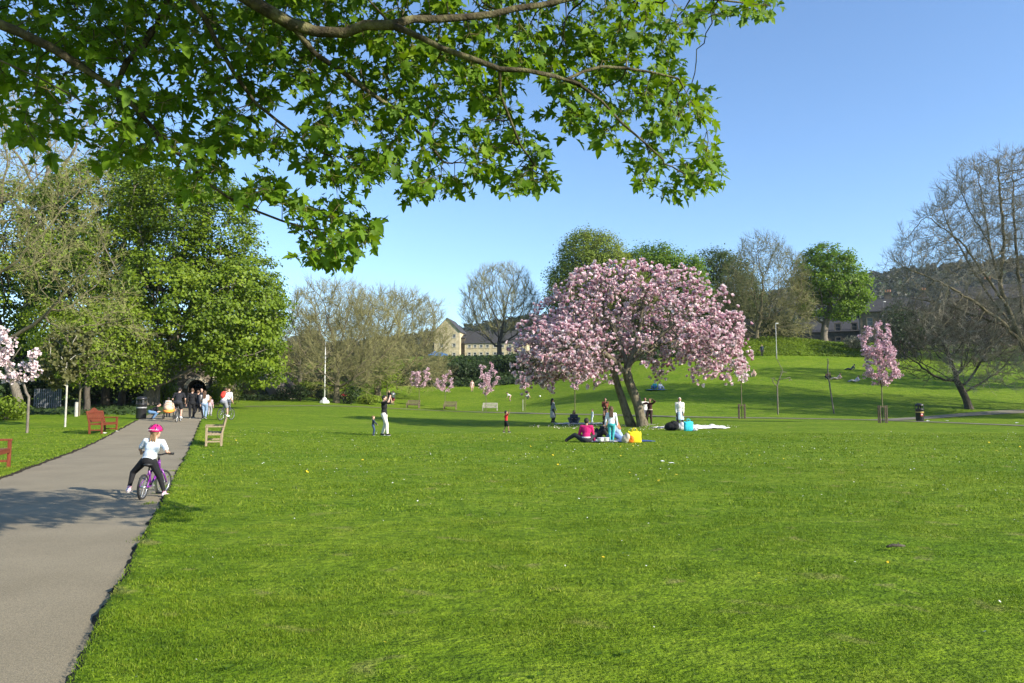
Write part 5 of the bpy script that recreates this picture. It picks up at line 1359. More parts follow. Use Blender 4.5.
def person(label, loc, rotz=0, Ht=1.68, hip=None, lean=0, side=0, twist=0, feet=None, hands=None, knee_pole=None, elbow_pole=None, skin=SKIN_L,
           hair=('black', 'short'), top=((.5, .5, .5), 'long'), bottom=((.03, .03, .04), 'trousers'), shoes=(.03, .03, .03), head=(0, 0), coat=None, scarf=None,
           voxel=None, group='people in the park', foot_dir=None, helmet=None, kid=False, sit_skirt=False, socks=None, belt=None, cape=False):
    """one figure; local +y is the way it faces, feet at z = 0"""
    S = Ht; r = thing('person', label, 'person', loc, rotz, group)
    vx = voxel or max(.011, S * .0085)
    hs = 1.22 if kid else 1.0                      # children have bigger heads
    hipz = .515 * S if hip is None else hip[2]; hp = V3((hip[0], hip[1], hipz)) if hip else V3((0, 0, hipz))
    Rm = Matrix.Rotation(-R(lean), 3, 'X') @ Matrix.Rotation(R(side), 3, 'Y') @ Matrix.Rotation(R(twist), 3, 'Z')
    def T_(x, y, z): return hp + Rm @ V3((x * S, y * S, z * S))
    chest = T_(0, .01, .205); neck = T_(0, -.005, .305); hc = T_(0, .02, .305) + (Rm @ V3((0, 0, 0))) 
    hR = Rm.to_quaternion().slerp(Matrix.Rotation(0, 3, 'X').to_quaternion(), .55).to_matrix() @ Matrix.Rotation(R(head[0]), 3, 'Z') @ Matrix.Rotation(-R(head[1]), 3, 'X')
    hc = neck + hR @ V3((0, .012 * S, .098 * S * (1 + (hs - 1) * .6)))
    sh = [T_(-.112, 0, .285), T_(.112, 0, .285)]; hj = [T_(-.055, 0, -.005), T_(.055, 0, -.005)]
    feet = feet or [(-.06 * S, 0, .045 * S), (.06 * S, .03 * S, .045 * S)]
    hands = hands or [(-.17 * S, .03 * S, .47 * S), (.17 * S, .03 * S, .47 * S)]
    kp = knee_pole or [(-.12, 1, .25), (.12, 1, .25)]; ep = elbow_pole or [(-.5, -1, -.3), (.5, -1, -.3)]
    kn = []; an = []; el = []; wr = []
    for i in (0, 1):
        k, a = ik(hj[i], feet[i], .245 * S, .235 * S, kp[i]); kn.append(k); an.append(a)
        e, w_ = ik(sh[i], hands[i], .17 * S, .15 * S, ep[i]); el.append(e); wr.append(w_)
    fd = foot_dir or [(-.25, 1, 0), (.25, 1, 0)]
    # body: one surface
    b = MB()
    b.ell(hc, (.047 * S * hs, .058 * S * hs, .066 * S * hs), hR, 16, 12)
    b.ell(hc + hR @ V3((0, .017 * S, -.030 * S)) * hs, (.036 * S * hs, .040 * S * hs, .040 * S * hs), hR, 12, 8)
    b.ell(hc + hR @ V3((0, .058 * S, -.012 * S)) * hs, (.009 * S * hs, .014 * S * hs, .016 * S * hs), hR, 8, 6)
    for s in (-1, 1): b.ell(hc + hR @ V3((s * .048 * S, -.002 * S, -.006 * S)) * hs, (.008 * S * hs, .014 * S * hs, .02 * S * hs), hR, 8, 6)
    b.caps(neck + Rm @ V3((0, 0, -.03 * S)), hc + hR @ V3((0, -.008 * S, -.04 * S)), .034 * S, .031 * S)
    b.ell(chest, (.098 * S, .064 * S, .105 * S), Rm, 14, 10); b.ell(T_(0, 0, .08), (.080 * S, .056 * S, .09 * S), Rm, 14, 10); b.ell(T_(0, -.005, 0), (.093 * S, .067 * S, .072 * S), Rm, 14, 10)
    b.caps(T_(-.085, 0, .28), T_(.085, 0, .28), .036 * S, .036 * S)
    for i in (0, 1):
        b.caps(hj[i], kn[i], .054 * S, .035 * S); b.caps(kn[i], an[i], .036 * S, .021 * S)
        f = V3(fd[i]).normalized(); b.caps(an[i] + V3((0, 0, -.018 * S)) - f * .02 * S, an[i] + V3((0, 0, -.027 * S)) + f * .085 * S, .022 * S, .015 * S)
        b.caps(sh[i], el[i], .030 * S, .023 * S); b.caps(el[i], wr[i], .024 * S, .016 * S)
        d = (wr[i] - el[i]).normalized(); q = d.cross(V3((0, 0, 1)) if abs(d.z) < .9 else V3((0, 1, 0))).normalized(); n_ = q.cross(d)
        b.ell(wr[i] + d * .032 * S, (.014 * S, .022 * S, .034 * S), Matrix((n_, q, d)).transposed(), 10, 8)
        for k, (o, ln) in enumerate(((-.016, .036), (-.0055, .042), (.005, .040), (.015, .032))):
            p0_ = wr[i] + d * .052 * S + q * o * S; p1_ = p0_ + d * ln * .55 * S - n_ * .006 * S; p2_ = p1_ + d * ln * .4 * S - n_ * .013 * S
            b.caps(p0_, p1_, .0056 * S, .0052 * S, 6); b.caps(p1_, p2_, .0052 * S, .0044 * S, 6)
        t0 = wr[i] + d * .018 * S + q * (-.018 if i else .018) * S * 1; b.caps(t0, t0 + d * .028 * S + q * (-.016 if i else .016) * S, .0068 * S, .0055 * S, 6)
    b.build_skin('body', skin, r, vx, 2)
    # face
    for s in (-1, 1): MB().ell(hc + hR @ V3((s * .019 * S, .0515 * S, .004 * S)) * hs, (.0066 * S * hs, .005 * S * hs, .0048 * S * hs), hR, 8, 6).build('eye', EYE, r, True)
    MB().ell(hc + hR @ V3((0, .054 * S, -.036 * S)) * hs, (.014 * S * hs, .0055 * S * hs, .0045 * S * hs), hR, 8, 6).build('mouth', LIP, r, True)
    # hair
    hm = HAIR[hair[0]]
    if hair[1] != 'none':
        b = MB(); b.ell(hc + hR @ V3((0, -.014 * S, .012 * S)) * hs, (.054 * S * hs, .060 * S * hs, .065 * S * hs), hR, 16, 12)
        if hair[1] in ('long', 'tail'):
            d0 = hc + hR @ V3((0, -.045 * S, -.01 * S)) * hs
            if hair[1] == 'long':
                for o in (-.035, -.012, .012, .035): b.caps(d0 + hR @ V3((o * S, 0, 0)), T_(o * 1.25, -.062, .20), .026 * S, .016 * S)
            else:
                
                for o in (-.022, 0, .02): b.caps(d0 + hR @ V3((o * S, .006 * S, -.01 * S)), T_(o * 1.6, -.052, .262), .021 * S, .010 * S)
        if hair[1] == 'bun': b.ell(hc + hR @ V3((0, -.06 * S, .04 * S)) * hs, (.026 * S,) * 3, None, 10, 8)
        b.build_skin('hair', hm, r, vx, 1)
    if scarf:
        b = MB(); b.ell(hc + hR @ V3((0, -.012 * S, .008 * S)), (.050 * S, .054 * S, .068 * S), hR, 16, 12)
        b.caps(hc + hR @ V3((0, -.012 * S, -.05 * S)), neck + Rm @ V3((0, -.01 * S, -.06 * S)), .042 * S, .075 * S, 14)
        b.ell(T_(0, -.015, .225), (.105 * S, .075 * S, .080 * S), Rm, 14, 10); b.build_skin('headscarf', cloth(scarf), r, vx, 2)
    if cape:
        b = MB()
        for t in np.linspace(0, 1, 7): b.ell(T_(0, -.01, .27 - .30 * t), ((.075 + .045 * t) * S, (.060 + .035 * t) * S, .06 * S), Rm, 16, 10)
        b.build_skin('cape', cloth(scarf), r, vx, 2)
    g_ = .010 * S
    # top
    tc, sl = top; b = MB()
    b.ell(chest, (.098 * S + g_, .064 * S + g_, .105 * S + g_), Rm, 14, 10); b.ell(T_(0, 0, .08), (.084 * S + g_, .060 * S + g_, .10 * S), Rm, 14, 10)
    b.ell(T_(0, 0, .01), (.095 * S + g_, .068 * S + g_, .06 * S), Rm, 14, 10); b.caps(T_(-.088, 0, .278), T_(.088, 0, .278), .040 * S + g_ * .6, .040 * S + g_ * .6)
    for i in (0, 1):
        if sl == 'none': continue
        e_ = el[i] if sl == 'long' else sh[i].lerp(el[i], .72); b.caps(sh[i], e_, .034 * S + g_ * .6, (.026 if sl == 'long' else .032) * S + g_ * .6)
        if sl == 'long': b.caps(el[i], el[i].lerp(wr[i], .92), .027 * S + g_ * .5, .021 * S + g_ * .4)
    b.build_skin('coat' if coat else 'top', cloth(tc), r, vx, 2)
    # below the waist
    bc, kind = bottom; b = MB(); b.ell(T_(0, -.005, -.005), (.096 * S + g_ * .7, .070 * S + g_ * .7, .075 * S), Rm, 14, 10)
    if kind in ('skirt', 'dress'):
        zl = .08 * S if kind == 'dress' else .28 * S
        if sit_skirt:
            for i in (0, 1): b.caps(hj[i], kn[i], .075 * S, .062 * S); b.caps(kn[i], an[i], .062 * S, .055 * S)
            b.caps(hj[0].lerp(hj[1], .5), kn[0].lerp(kn[1], .5), .08 * S, .06 * S)
        else:
            c = (an[0] + an[1]) / 2; b2 = []
            for t in np.linspace(0, 1, 7):
                q = hp.lerp(V3((c.x, c.y, zl)), t); b.ell(q, (.098 * S + .045 * S * t, .075 * S + .045 * S * t, .07 * S if t < 1 else .035 * S), None, 14, 8)
    else:
        lt = .30 if kind == 'shorts' else 1
        for i in (0, 1):
            ex = .004 * S if kind == 'leggings' else g_ * 1.1
            b.caps(hj[i], kn[i] if lt == 1 else hj[i].lerp(kn[i], .8), .056 * S + ex, (.036 if lt == 1 else .05) * S + ex)
            if lt == 1: b.caps(kn[i], kn[i].lerp(an[i], .93), .037 * S + ex, (.024 if kind != 'leggings' else .021) * S + ex)
    b.build_skin('skirt' if kind in ('skirt', 'dress') else kind, cloth(bc), r, vx, 2)
    if coat:
        b = MB(); c = (an[0] + an[1]) / 2; zl = coat[1] * S
        for t in np.linspace(0, 1, 7):
            q = hp.lerp(V3((c.x, c.y, zl)), t); b.ell(q, (.107 * S + .03 * S * t, .083 * S + .03 * S * t, .07 * S), None, 14, 8)
        b.build_skin('coat_skirt', cloth(coat[0]), r, vx, 2)
    if belt: MB().lathe([(.104 * S, -.016 * S), (.106 * S, 0), (.104 * S, .016 * S)], tuple(T_(0, 0, .05)), 16, 1, .78).build('belt', cloth(belt), r, True)
    for i in (0, 1):
        f = V3(fd[i]).normalized(); b = MB(); a = an[i]
        b.caps(a + V3((0, 0, -.012 * S)) - f * .022 * S, a + V3((0, 0, -.024 * S)) + f * .075 * S, .031 * S, .023 * S, 10); b.ell(a + V3((0, 0, -.006 * S)), (.028 * S, .028 * S, .026 * S))
        sh_ = b.build_skin('shoe', cloth(shoes), r, vx, 2)
        q = a + f * .026 * S; rz = math.atan2(-f.x, f.y); MB().lathe([(.030 * S, -.046 * S), (.032 * S, -.040 * S), (.031 * S, -.034 * S)], (0, 0, 0), 16, 1, 2.05).build('sole', cloth((.6, .6, .58)), sh_, True).matrix_local = Matrix.Translation(q) @ Matrix.Rotation(rz, 4, 'Z')
        if socks: MB().caps(a + V3((0, 0, 0)), a.lerp(kn[i], .28), .026 * S, .026 * S).build('sock', cloth(socks), r, True)
    r['_head'] = tuple(hc); r['_hs'] = hs
    return r, dict(hc=hc, hR=hR, wr=wr, el=el, chest=chest, Rm=Rm, T=T_, sh=sh)

def clean(r):
    for k in ('_head', '_hs'):
        if k in r: del r[k]

# ------------------------------------------------------------------ bicycles
TYRE = paint('tyre_black', (.02, .02, .02), .8); STEEL = paint('steel_spoke', (.5, .5, .5), .3, .8)
def bicycle(label, loc, rotz, wr=.34, wb=1.02, frame_c=(.03, .03, .03), seat_h=.92, bar_h=1.0, bar_w=.56, steer=0, group='bicycles on the path', lean=0, thick=1.0, guard=False):
    r = thing('bicycle', label, 'bicycle', loc, rotz, group); r.rotation_euler = (0, R(lean), rotz)
    fm = paint('frame_%02d%02d%02d' % tuple(int(99 * c) for c in frame_c), frame_c, .3); dark = paint('bike_black', (.025, .025, .025), .5)
    bb = V3((0, wb * .42, wr * .95)); seat = V3((0, wb * .26, seat_h)); hd = V3((0, wb * .80, bar_h * .84)); hd2 = V3((0, wb * .84, bar_h * .66)); k = wr / .34 * thick
    m = MB(); t = .018 * k
    m.tube([hd2, bb], t * 1.15, 8); m.tube([bb, seat - V3((0, 0, .09 * k))], t, 8); m.tube([hd, bb.lerp(seat, .62)], t, 8); m.tube([hd2 - (hd - hd2) * .2, hd + (hd - hd2) * .15], t * 1.2, 8)
    for s in (-1, 1):
        m.tube([bb + V3((s * .03, 0, 0)), V3((s * .06, 0, wr))], t * .6, 6); m.tube([bb.lerp(seat, .62) + V3((s * .02, 0, 0)), V3((s * .06, 0, wr))], t * .6, 6)
    m.build('frame', fm, r, True)
    rotS = Matrix.Translation(hd2) @ Matrix.Rotation(R(steer), 4, 'Z') @ Matrix.Translation(-hd2)
    fw = V3((0, wb, wr))
    def st(p): return rotS @ V3(p)
    m = MB()
    for s in (-1, 1): m.tube([st(hd2 + V3((s * .045, 0, -.02))), st((s * .06, wb * .93, wr * 1.5)), st((s * .06, wb, wr))], [t * .9, t * .8, t * .6], 6)
    m.tube([st(hd2 + V3((-.045, 0, -.02))), st(hd2 + V3((.045, 0, -.02)))], t, 6); m.build('fork', fm, r, True)
    m = MB(); top = hd + (hd - hd2) * .1; stem = V3((0, wb * .80, bar_h))
    m.tube([st(top), st(stem)], t, 6); pts = [(-bar_w / 2, wb * .74, bar_h + .03), (-bar_w * .2, wb * .79, bar_h + .02), (-.04, wb * .8, bar_h), (.04, wb * .8, bar_h), (bar_w * .2, wb * .79, bar_h + .02), (bar_w / 2, wb * .74, bar_h + .03)]
    m.tube([st(p) for p in pts], t * .75, 8); hb = m.build('handlebar', dark, r, True)
    for s in (0, -1):
        a = V3(pts[s]); b_ = V3(pts[1 if s == 0 else -2]); MB().tube([st(a), st(a.lerp(b_, .55))], t * 1.15, 8).build('grip', dark, hb, True)
    m = MB(); m.tube([seat - V3((0, 0, .10 * k)), seat], t * .8, 8); m.ell(seat + V3((0, -.05 * k, .015)), (.075 * k, .085 * k, .028 * k)); m.caps(seat + V3((0, -.03 * k, .015)), seat + V3((0, .14 * k, .01)), .045 * k, .018 * k)
    m.build('saddle', dark, r, True)
    for nm, c, fr in (('wheel', V3((0, 0, wr)), False), ('wheel', fw, True)):
        g_ = bpy.data.objects.new(nm, None); COL.objects.link(g_); g_.parent = r; g_.empty_display_size = .1
        Mx = (rotS if fr else Matrix()) @ Matrix.Translation(c); g_.matrix_local = Mx
        n = 32; ty = MB(); ty.tube([(0, (wr - .02 * k) * math.cos(2 * math.pi * i / n), (wr - .02 * k) * math.sin(2 * math.pi * i / n)) for i in range(n)], .021 * k, 8, closed=True); ty.build('tyre', TYRE, g_, True)
        ri = MB(); ri.tube([(0, (wr - .045 * k) * math.cos(2 * math.pi * i / n), (wr - .045 * k) * math.sin(2 * math.pi * i / n)) for i in range(n)], .011 * k, 6, closed=True)
        ri.tube([(-.035, 0, 0), (.035, 0, 0)], .022 * k, 8); ri.build('rim', STEEL, g_, True)
        sp = MB()
        for i in range(14):
            a = 2 * math.pi * i / 14; sp.tube([(.02 * (-1) ** i, 0, 0), (0, (wr - .045 * k) * math.cos(a), (wr - .045 * k) * math.sin(a))], .0022, 3)
        sp.build('spokes', STEEL, g_)
    m = MB(); m.tube([bb + V3((.045, 0, 0)), bb + V3((.052, 0, 0))], .085 * k, 18); cl = .15 * k
    m.tube([bb + V3((-.05, 0, 0)), bb + V3((.06, 0, 0))], .018 * k, 8); ca = R(-60); e = V3((0, math.cos(ca), math.sin(ca))) * cl
    m.bar(bb + V3((.065, 0, 0)), bb + V3((.065, 0, 0)) + e, .018 * k, .012 * k); m.bar(bb + V3((-.065, 0, 0)), bb + V3((-.065, 0, 0)) - e, .018 * k, .012 * k); ck = m.build('crank', STEEL, r)
    for s in (-1, 1):
        q = bb + V3((s * .11, 0, 0)) + e * (1 if s > 0 else -1); MB().box(q, (.085, .07 * k, .02)).build('pedal', dark, ck)
    m = MB(); m.bar(bb + V3((.05, 0, .07 * k)), V3((.05, 0, wr + .03 * k)), .008, .01); m.bar(bb + V3((.05, 0, -.07 * k)), V3((.05, 0, wr - .03 * k)), .008, .01); m.build('chain', dark, r)
    ped = {s: bb + V3((s * .11, 0, 0)) + e * (1 if s > 0 else -1) for s in (-1, 1)}
    return r, dict(seat=seat, grips=[st(pts[0]), st(pts[-1])], ped=ped, hd=st(stem))

# ------------------------------------------------------------------ the girl on the purple bicycle
gb_ = gp(142, 500.5); heading = R(5)
bk, bi = bicycle('purple children\'s bicycle under the girl with the pink helmet', gb_, heading, wr=.20, wb=.74, frame_c=(.17, .015, .24), seat_h=.52, bar_h=.66, bar_w=.58, steer=-16, thick=1.55, lean=2)
def rel(p, r): return r.matrix_basis @ V3(p)
# rider in the bicycle's own axes, standing astride with the right foot on the ground
M_ = Matrix.Translation(gb_) @ Matrix.Rotation(heading, 4, 'Z')
GH = 1.16; sx = bi['seat']
gl, gi = person('girl in a white T-shirt, black leggings and pink cycle helmet astride the purple bicycle', gb_, heading, Ht=GH, hip=(.0, sx.y + .0, .585), lean=23, side=5, kid=True,
    feet=[(-.27, .16, .155), (.23, .30, .052)], hands=[tuple(bi['grips'][0] + V3((.035, -.065, .018))), tuple(bi['grips'][1] + V3((-.035, -.065, .018)))], knee_pole=[(-.9, 1, .3), (.5, 1, .2)], elbow_pole=[(-.7, -.3, -.8), (.6, -.4, -.9)],
    hair=('fair', 'tail'), top=((.78, .82, .86), 'short'), bottom=((.012, .012, .014), 'leggings'), shoes=(.75, .62, .66), head=(-14, -4), voxel=.0075, group=None, socks=(.75, .40, .50), foot_dir=[(-.1, 1, 0), (.35, 1, -.05)])
hc, hR = gi['hc'], gi['hR']
HEL = paint('helmet_pink', (.62, .012, .16), .3)
hel = thing('cycle_helmet', 'glossy pink cycle helmet with dark vents on the girl\'s head', 'helmet', gb_, heading)
def helmet_mesh(mb, c, rot, s):
    n = 20; rings = []
    for j in range(9):
        t = j / 8 * R(88); rr = math.sin(t); zz = math.cos(t)
        for k in range(n):
            a = 2 * math.pi * k / n; dz = -.012 if j == 8 else 0
            rib = 1 + .045 * math.cos(6 * a) * math.sin(t) * (1 - .5 * j / 8)
            mb.v.append(tuple(V3(c) + rot @ V3((s * .074 * rr * math.cos(a) * rib, s * .092 * rr * math.sin(a) * rib, s * .078 * zz + dz - (.012 * s if j > 5 and math.sin(a) < 0 else 0)))))
    for j in range(8):
        for k in range(n):
            l = (k + 1) % n; mb.f.append((j * n + k, (j + 1) * n + k, (j + 1) * n + l, j * n + l))
mb = MB(); helmet_mesh(mb, hc + hR @ V3((0, -.010, .022)), hR, 1.30); o = mb.build('shell', HEL, hel, True); sm = o.modifiers.new('thick', 'SOLIDIFY'); sm.thickness = .014; sm.offset = -1
mb = MB()
for sx_ in (-1, 0, 1):
    for t, a in ((.35, 1), (.85, 1), (-.4, 1), (-.9, 1)):
        p = V3((sx_ * .045, math.sin(t) * .10, .0)); q = V3((p.x * 1.30, p.y * 1.18, 0)); z = .101 * math.sqrt(max(.06, 1 - (q.x / .098) ** 2 - (q.y / .122) ** 2))
        n_ = V3((q.x / .098 ** 2, q.y / .122 ** 2, z / .102 ** 2)).normalized(); mb.ell(hc + hR @ (V3((0, -.010, .022)) + V3((q.x, q.y, z)) + n_ * .001), (.010, .026, .007), hR @ n_.to_track_quat('Z', 'Y').to_matrix(), 10, 6)
mb.build('vents', paint('helmet_vent', (.03, .01, .02), .6), hel, True)
mb = MB()
for k in range(9):
    a = R(200 + k * 16); mb.ell(hc + hR @ (V3((0, -.010, .026)) + V3((.098 * math.cos(a), .121 * math.sin(a), -.004))), (.010, .010, .006), None, 6, 5)
mb.build('trim', paint('helmet_trim', (.75, .70, .74), .4), hel, True)

# ------------------------------------------------------------------ riders and walkers at the far end of the path
def rider(pfx, bike_label, loc, rotz, bike_c, Ht, lean, **kw):
    b_, i_ = bicycle(bike_label, loc, rotz, frame_c=bike_c, seat_h=.94, bar_h=1.0, bar_w=.58)
    s = i_['seat']; g = i_['grips']
    return person(pfx, loc, rotz, Ht=Ht, hip=(0, s.y - .04, s.z + .11), lean=lean, feet=[tuple(i_['ped'][-1] + V3((0, -.03, .09))), tuple(i_['ped'][1] + V3((0, -.03, .09)))],
                  hands=[tuple(g[0] + V3((.02, -.09, .03))), tuple(g[1] + V3((-.02, -.09, .03)))], group='cyclists on the path', **kw)
c1 = gp(176.5, 422.5)
rider('cyclist in black T-shirt and dark cap riding away beside the walkers', 'black bicycle ridden by the man in the black T-shirt', c1, R(14), (.03, .03, .035), 1.78, 30, top=((.018, .018, .022), 'short'), bottom=((.03, .03, .035), 'shorts'), hair=('black', 'short'), shoes=(.55, .55, .55))
c2 = gp(220.5, 420.5)
_, i2 = rider('cyclist in a white T-shirt and grey shorts with a red rucksack riding away', 'dark bicycle under the cyclist with the red rucksack', c2, R(-12), (.05, .06, .07), 1.70, 22, top=((.75, .74, .72), 'short'), bottom=((.28, .28, .32), 'shorts'), hair=('brown', 'short'), shoes=(.7, .7, .7), head=(10, 0))
bgp = thing('rucksack', 'bright red rucksack on the back of the cyclist in white', 'bag', c2, R(-12))
q = i2['T'](0, -.115, .20); b = MB(); b.ell(q, (.16, .10, .22), i2['Rm'], 14, 10); b.ell(q + i2['Rm'] @ V3((0, -.06, -.07)), (.11, .06, .10), i2['Rm']); b.build_skin('pack', cloth((.75, .06, .04)), bgp, .016)
b = MB()
for s in (-1, 1): b.tube([q + i2['Rm'] @ V3((s * .09, .04, .18)), i2['T'](s * .075, .03, .33), i2['T'](s * .09, .085, .22), q + i2['Rm'] @ V3((s * .10, .10, -.12))], .02, 6)
b.build('straps', cloth((.10, .02, .02)), bgp, True)
WALK = [(-.07, -.16, .09), (.07, .2, .085)]
person('walker in black top and black trousers on the path left of the darker pair', gp(191.5, 418.5), R(15), Ht=1.76, top=((.012, .012, .014), 'long'), bottom=((.015, .015, .018), 'trousers'), hair=('brown', 'short'), feet=WALK, group='walkers on the path')
person('walker in a charcoal hooded top striding with legs apart, nearest the woman in jeans', gp(197.5, 418.5), R(-50), Ht=1.66, top=((.03, .032, .04), 'long'), bottom=((.02, .02, .025), 'leggings'), hair=('brown', 'short'), feet=[(-.07, -.26, .10), (.07, .3, .09)], group='walkers on the path', head=(40, 0))
person('long-haired woman in a white top and pale blue jeans walking away', gp(204, 418.5), R(10), Ht=1.64, top=((.80, .76, .74), 'short'), bottom=((.24, .34, .50), 'trousers'), hair=('brown', 'long'), feet=[(-.06, -.06, .08), (.06, .06, .08)], hands=[(-.10, .26, .95), (.10, .28, .95)], group='walkers on the path')
person('small child in a pink top half hidden behind the woman in jeans', gp(209.5, 415.5), R(5), Ht=1.2, top=((.62, .40, .42), 'long'), bottom=((.35, .33, .36), 'trousers'), hair=('fair', 'long'), kid=True, group='walkers on the path')
person('person in dark clothes far up the path behind the jeans woman', gp(201, 412.5), R(190), Ht=1.7, top=((.02, .02, .03), 'long'), bottom=((.02, .02, .03), 'trousers'), group='walkers on the path')
person('distant walker in a white top at the right edge of the path crowd', gp(228.5, 410.5), R(180), Ht=1.66, top=((.82, .80, .76), 'long'), bottom=((.10, .11, .14), 'trousers'), hair=('fair', 'short'), group='walkers on the path')
person('crouching person in a black top and blue jeans beside the left litter bin', gp(152, 419.5), R(-60), Ht=1.5, hip=(0, -.12, .42), lean=55, feet=[(-.10, 0, .07), (.10, .05, .07)], hands=[(-.12, .45, .45), (.12, .45, .45)], top=((.015, .015, .018), 'short'), bottom=((.12, .22, .38), 'trousers'), hair=('black', 'short'), group='walkers on the path')
# child's orange seat trailer beside the cyclist
tr = thing('child_trailer', 'orange and cream hooded child buggy beside the black-clad cyclist', 'buggy', gp(168.5, 419.5), R(20))
b = MB(); b.ell((0, 0, .72), (.30, .46, .24), Matrix.Rotation(R(20), 3, 'X'), 14, 10); b.build('hood', cloth((.78, .52, .36)), tr, True)
b = MB(); b.ell((0, .0, .52), (.32, .50, .14), Matrix.Rotation(R(12), 3, 'X'), 14, 10); b.build('seat', cloth((.85, .30, .05)), tr, True)
b = MB()
for s in (-1, 1): b.tube([(s * .24, .42, .12), (s * .24, -.1, .50), (s * .22, -.55, .98)], .015, 6); b.tube([(s * .24, -.42, .12), (s * .24, .1, .5)], .015, 6)
b.tube([(-.22, -.55, .98), (.22, -.55, .98)], .018, 6); b.build('frame', paint('buggy_black', (.03, .03, .03), .5), tr, True)
for x in (-.27, .27):
    for y in (-.42, .42): MB().tube([(x - .02, y, .12), (x + .02, y, .12)], .12, 14).build('wheel', TYRE, tr)
person('small fair-haired child in white behind the orange buggy', gp(168, 417.0), R(30), Ht=1.15, kid=True, top=((.78, .74, .70), 'long'), bottom=((.10, .08, .08), 'trousers'), hair=('black', 'short'), group='walkers on the path')

# ------------------------------------------------------------------ adult and child in the middle of the lawn
pa_ = gp(384, 435.5)
person('adult in a black top and cream trousers holding both hands up to the face', pa_, R(-95), Ht=1.72, lean=-4, top=((.012, .012, .014), 'short'), bottom=((.74, .69, .60), 'trousers'), hair=('black', 'short'), feet=[(-.09, -.10, .075), (.09, .16, .075)],
       hands=[(-.10, .24, 1.60), (.10, .26, 1.62)], elbow_pole=[(-.8, .6, -.6), (.8, .6, -.6)], head=(0, 10), group='people on the lawn')
person('toddler in a navy jacket and blue trousers next to the adult in cream trousers', gp(373, 435.5), R(-80), Ht=.82, kid=True, top=((.035, .045, .09), 'long'), bottom=((.05, .08, .16), 'trousers'), hair=('fair', 'short'), hands=[(-.17, .18, .42), (.17, .22, .42)], group='people on the lawn')
person('small child in a red T-shirt and black shorts with both arms raised', gp(506, 432.5), R(-75), Ht=1.02, kid=True, top=((.72, .03, .04), 'short'), bottom=((.015, .015, .018), 'shorts'), hair=('black', 'short'), feet=[(-.08, -.10, .05), (.08, .12, .05)], hands=[(-.30, .05, .84), (.30, .10, 1.04)], elbow_pole=[(-.6, -.2, -1), (.6, .3, -1)], skin=SKIN_M, group='people on the lawn')

# ------------------------------------------------------------------ picnic groups round the magnolia
GPN = 'people picnicking round the magnolia'
def sit(label, loc, rot, Ht=1.66, **kw):
    d = dict(hip=(0, 0, .10), lean=8, feet=[(-.22, .42, .07), (.22, .42, .07)], hands=[(-.14, .38, .34), (.14, .38, .34)], knee_pole=[(-.7, .2, 1), (.7, .2, 1)])
    d.update(kw); return person(label, loc, rot, Ht=Ht, group=GPN, **d)
sit('seated person in a magenta top seen from behind on the picnic rug', gp(586, 442.5), R(-15), 1.70, lean=14, top=((.52, .012, .13), 'long'), bottom=((.03, .03, .035), 'trousers'), hair=('black', 'short'), feet=[(-.78, .20, .06), (.20, .62, .06)], knee_pole=[(-.2, .3, 1), (.5, .6, .6)], hands=[(-.2, .35, .20), (.26, .30, .06)], skin=SKIN_M, belt=(.75, .7, .68))
sit('seated person in black reaching out over the picnic food', gp(597, 439.5), R(-70), 1.62, lean=38, top=((.014, .014, .016), 'long'), bottom=((.02, .02, .025), 'trousers'), hair=('black', 'short'), hands=[(-.1, .62, .14), (.16, .70, .12)], feet=[(-.25, .36, .06), (.25, .36, .06)], skin=SKIN_M)
person('standing girl in a white top and turquoise leggings with her back turned', gp(611.5, 442.5), R(-8), Ht=1.30, kid=True, top=((.82, .82, .86), 'long'), bottom=((.06, .40, .42), 'leggings'), hair=('brown', 'long'), shoes=(.7, .66, .62), feet=[(-.05, 0, .06), (.05, .03, .06)], group=GPN)
sit('seated long-haired person in a denim jacket and jeans right of the turquoise leggings', gp(621, 440.8), R(60), 1.66, lean=24, top=((.30, .40, .50), 'long'), bottom=((.10, .17, .32), 'trousers'), hair=('ginger', 'long'), feet=[(-.3, .5, .06), (.3, .52, .06)], hands=[(-.12, .45, .22), (.14, .5, .24)])
rug = mat_noise('rug_blue', (.03, .06, .16), (.06, .11, .26), scale=20, rough=.95, bump=.3)
def blanket(label, px, py, w_, d_, mat, rot=0, name='picnic_blanket', cat='blanket', crumple=.03, hh=.02):
    loc = gp(px, py); n = 22; X, Y = np.meshgrid(np.linspace(-w_ / 2, w_ / 2, n), np.linspace(-d_ / 2, d_ / 2, n))
    ph = RNG.uniform(0, 6, 4); ed = 1 - np.maximum(np.abs(X) / w_ * 2, np.abs(Y) / d_ * 2) ** 6
    Z = .03 + hh * 0 + crumple * (np.abs(np.sin(X * 3.1 + ph[0] + Y * 1.2)) * np.abs(np.sin(Y * 4.3 + ph[1] + X)) + .5 * np.abs(np.sin(X * 7 + ph[2]) * np.sin(Y * 8 + ph[3]))) * (0.3 + .7 * ed) 
    X2 = X + .05 * np.sin(Y * 5 + ph[0]); Y2 = Y + .05 * np.sin(X * 4 + ph[1])
    o = mesh_np(name, np.stack([X2, Y2, Z], -1).reshape(-1, 3), [grid_faces(n, n)], mat, smooth=True)
    o.location = loc; o.rotation_euler = (0, 0, rot); s = o.modifiers.new('thick', 'SOLIDIFY'); s.thickness = .015; s.offset = -1
    tag(o, label, cat); return o
blanket('dark blue picnic rug under the yellow bag', 628, 441.3, 1.5, 1.3, rug, .3)
blanket('pale patterned picnic rug between the magenta and denim sitters', 604, 441.5, 1.5, 1.2, mat_noise('rug_mix', (.16, .20, .32), (.55, .48, .45), scale=9, rough=.95, bump=.3), .1)
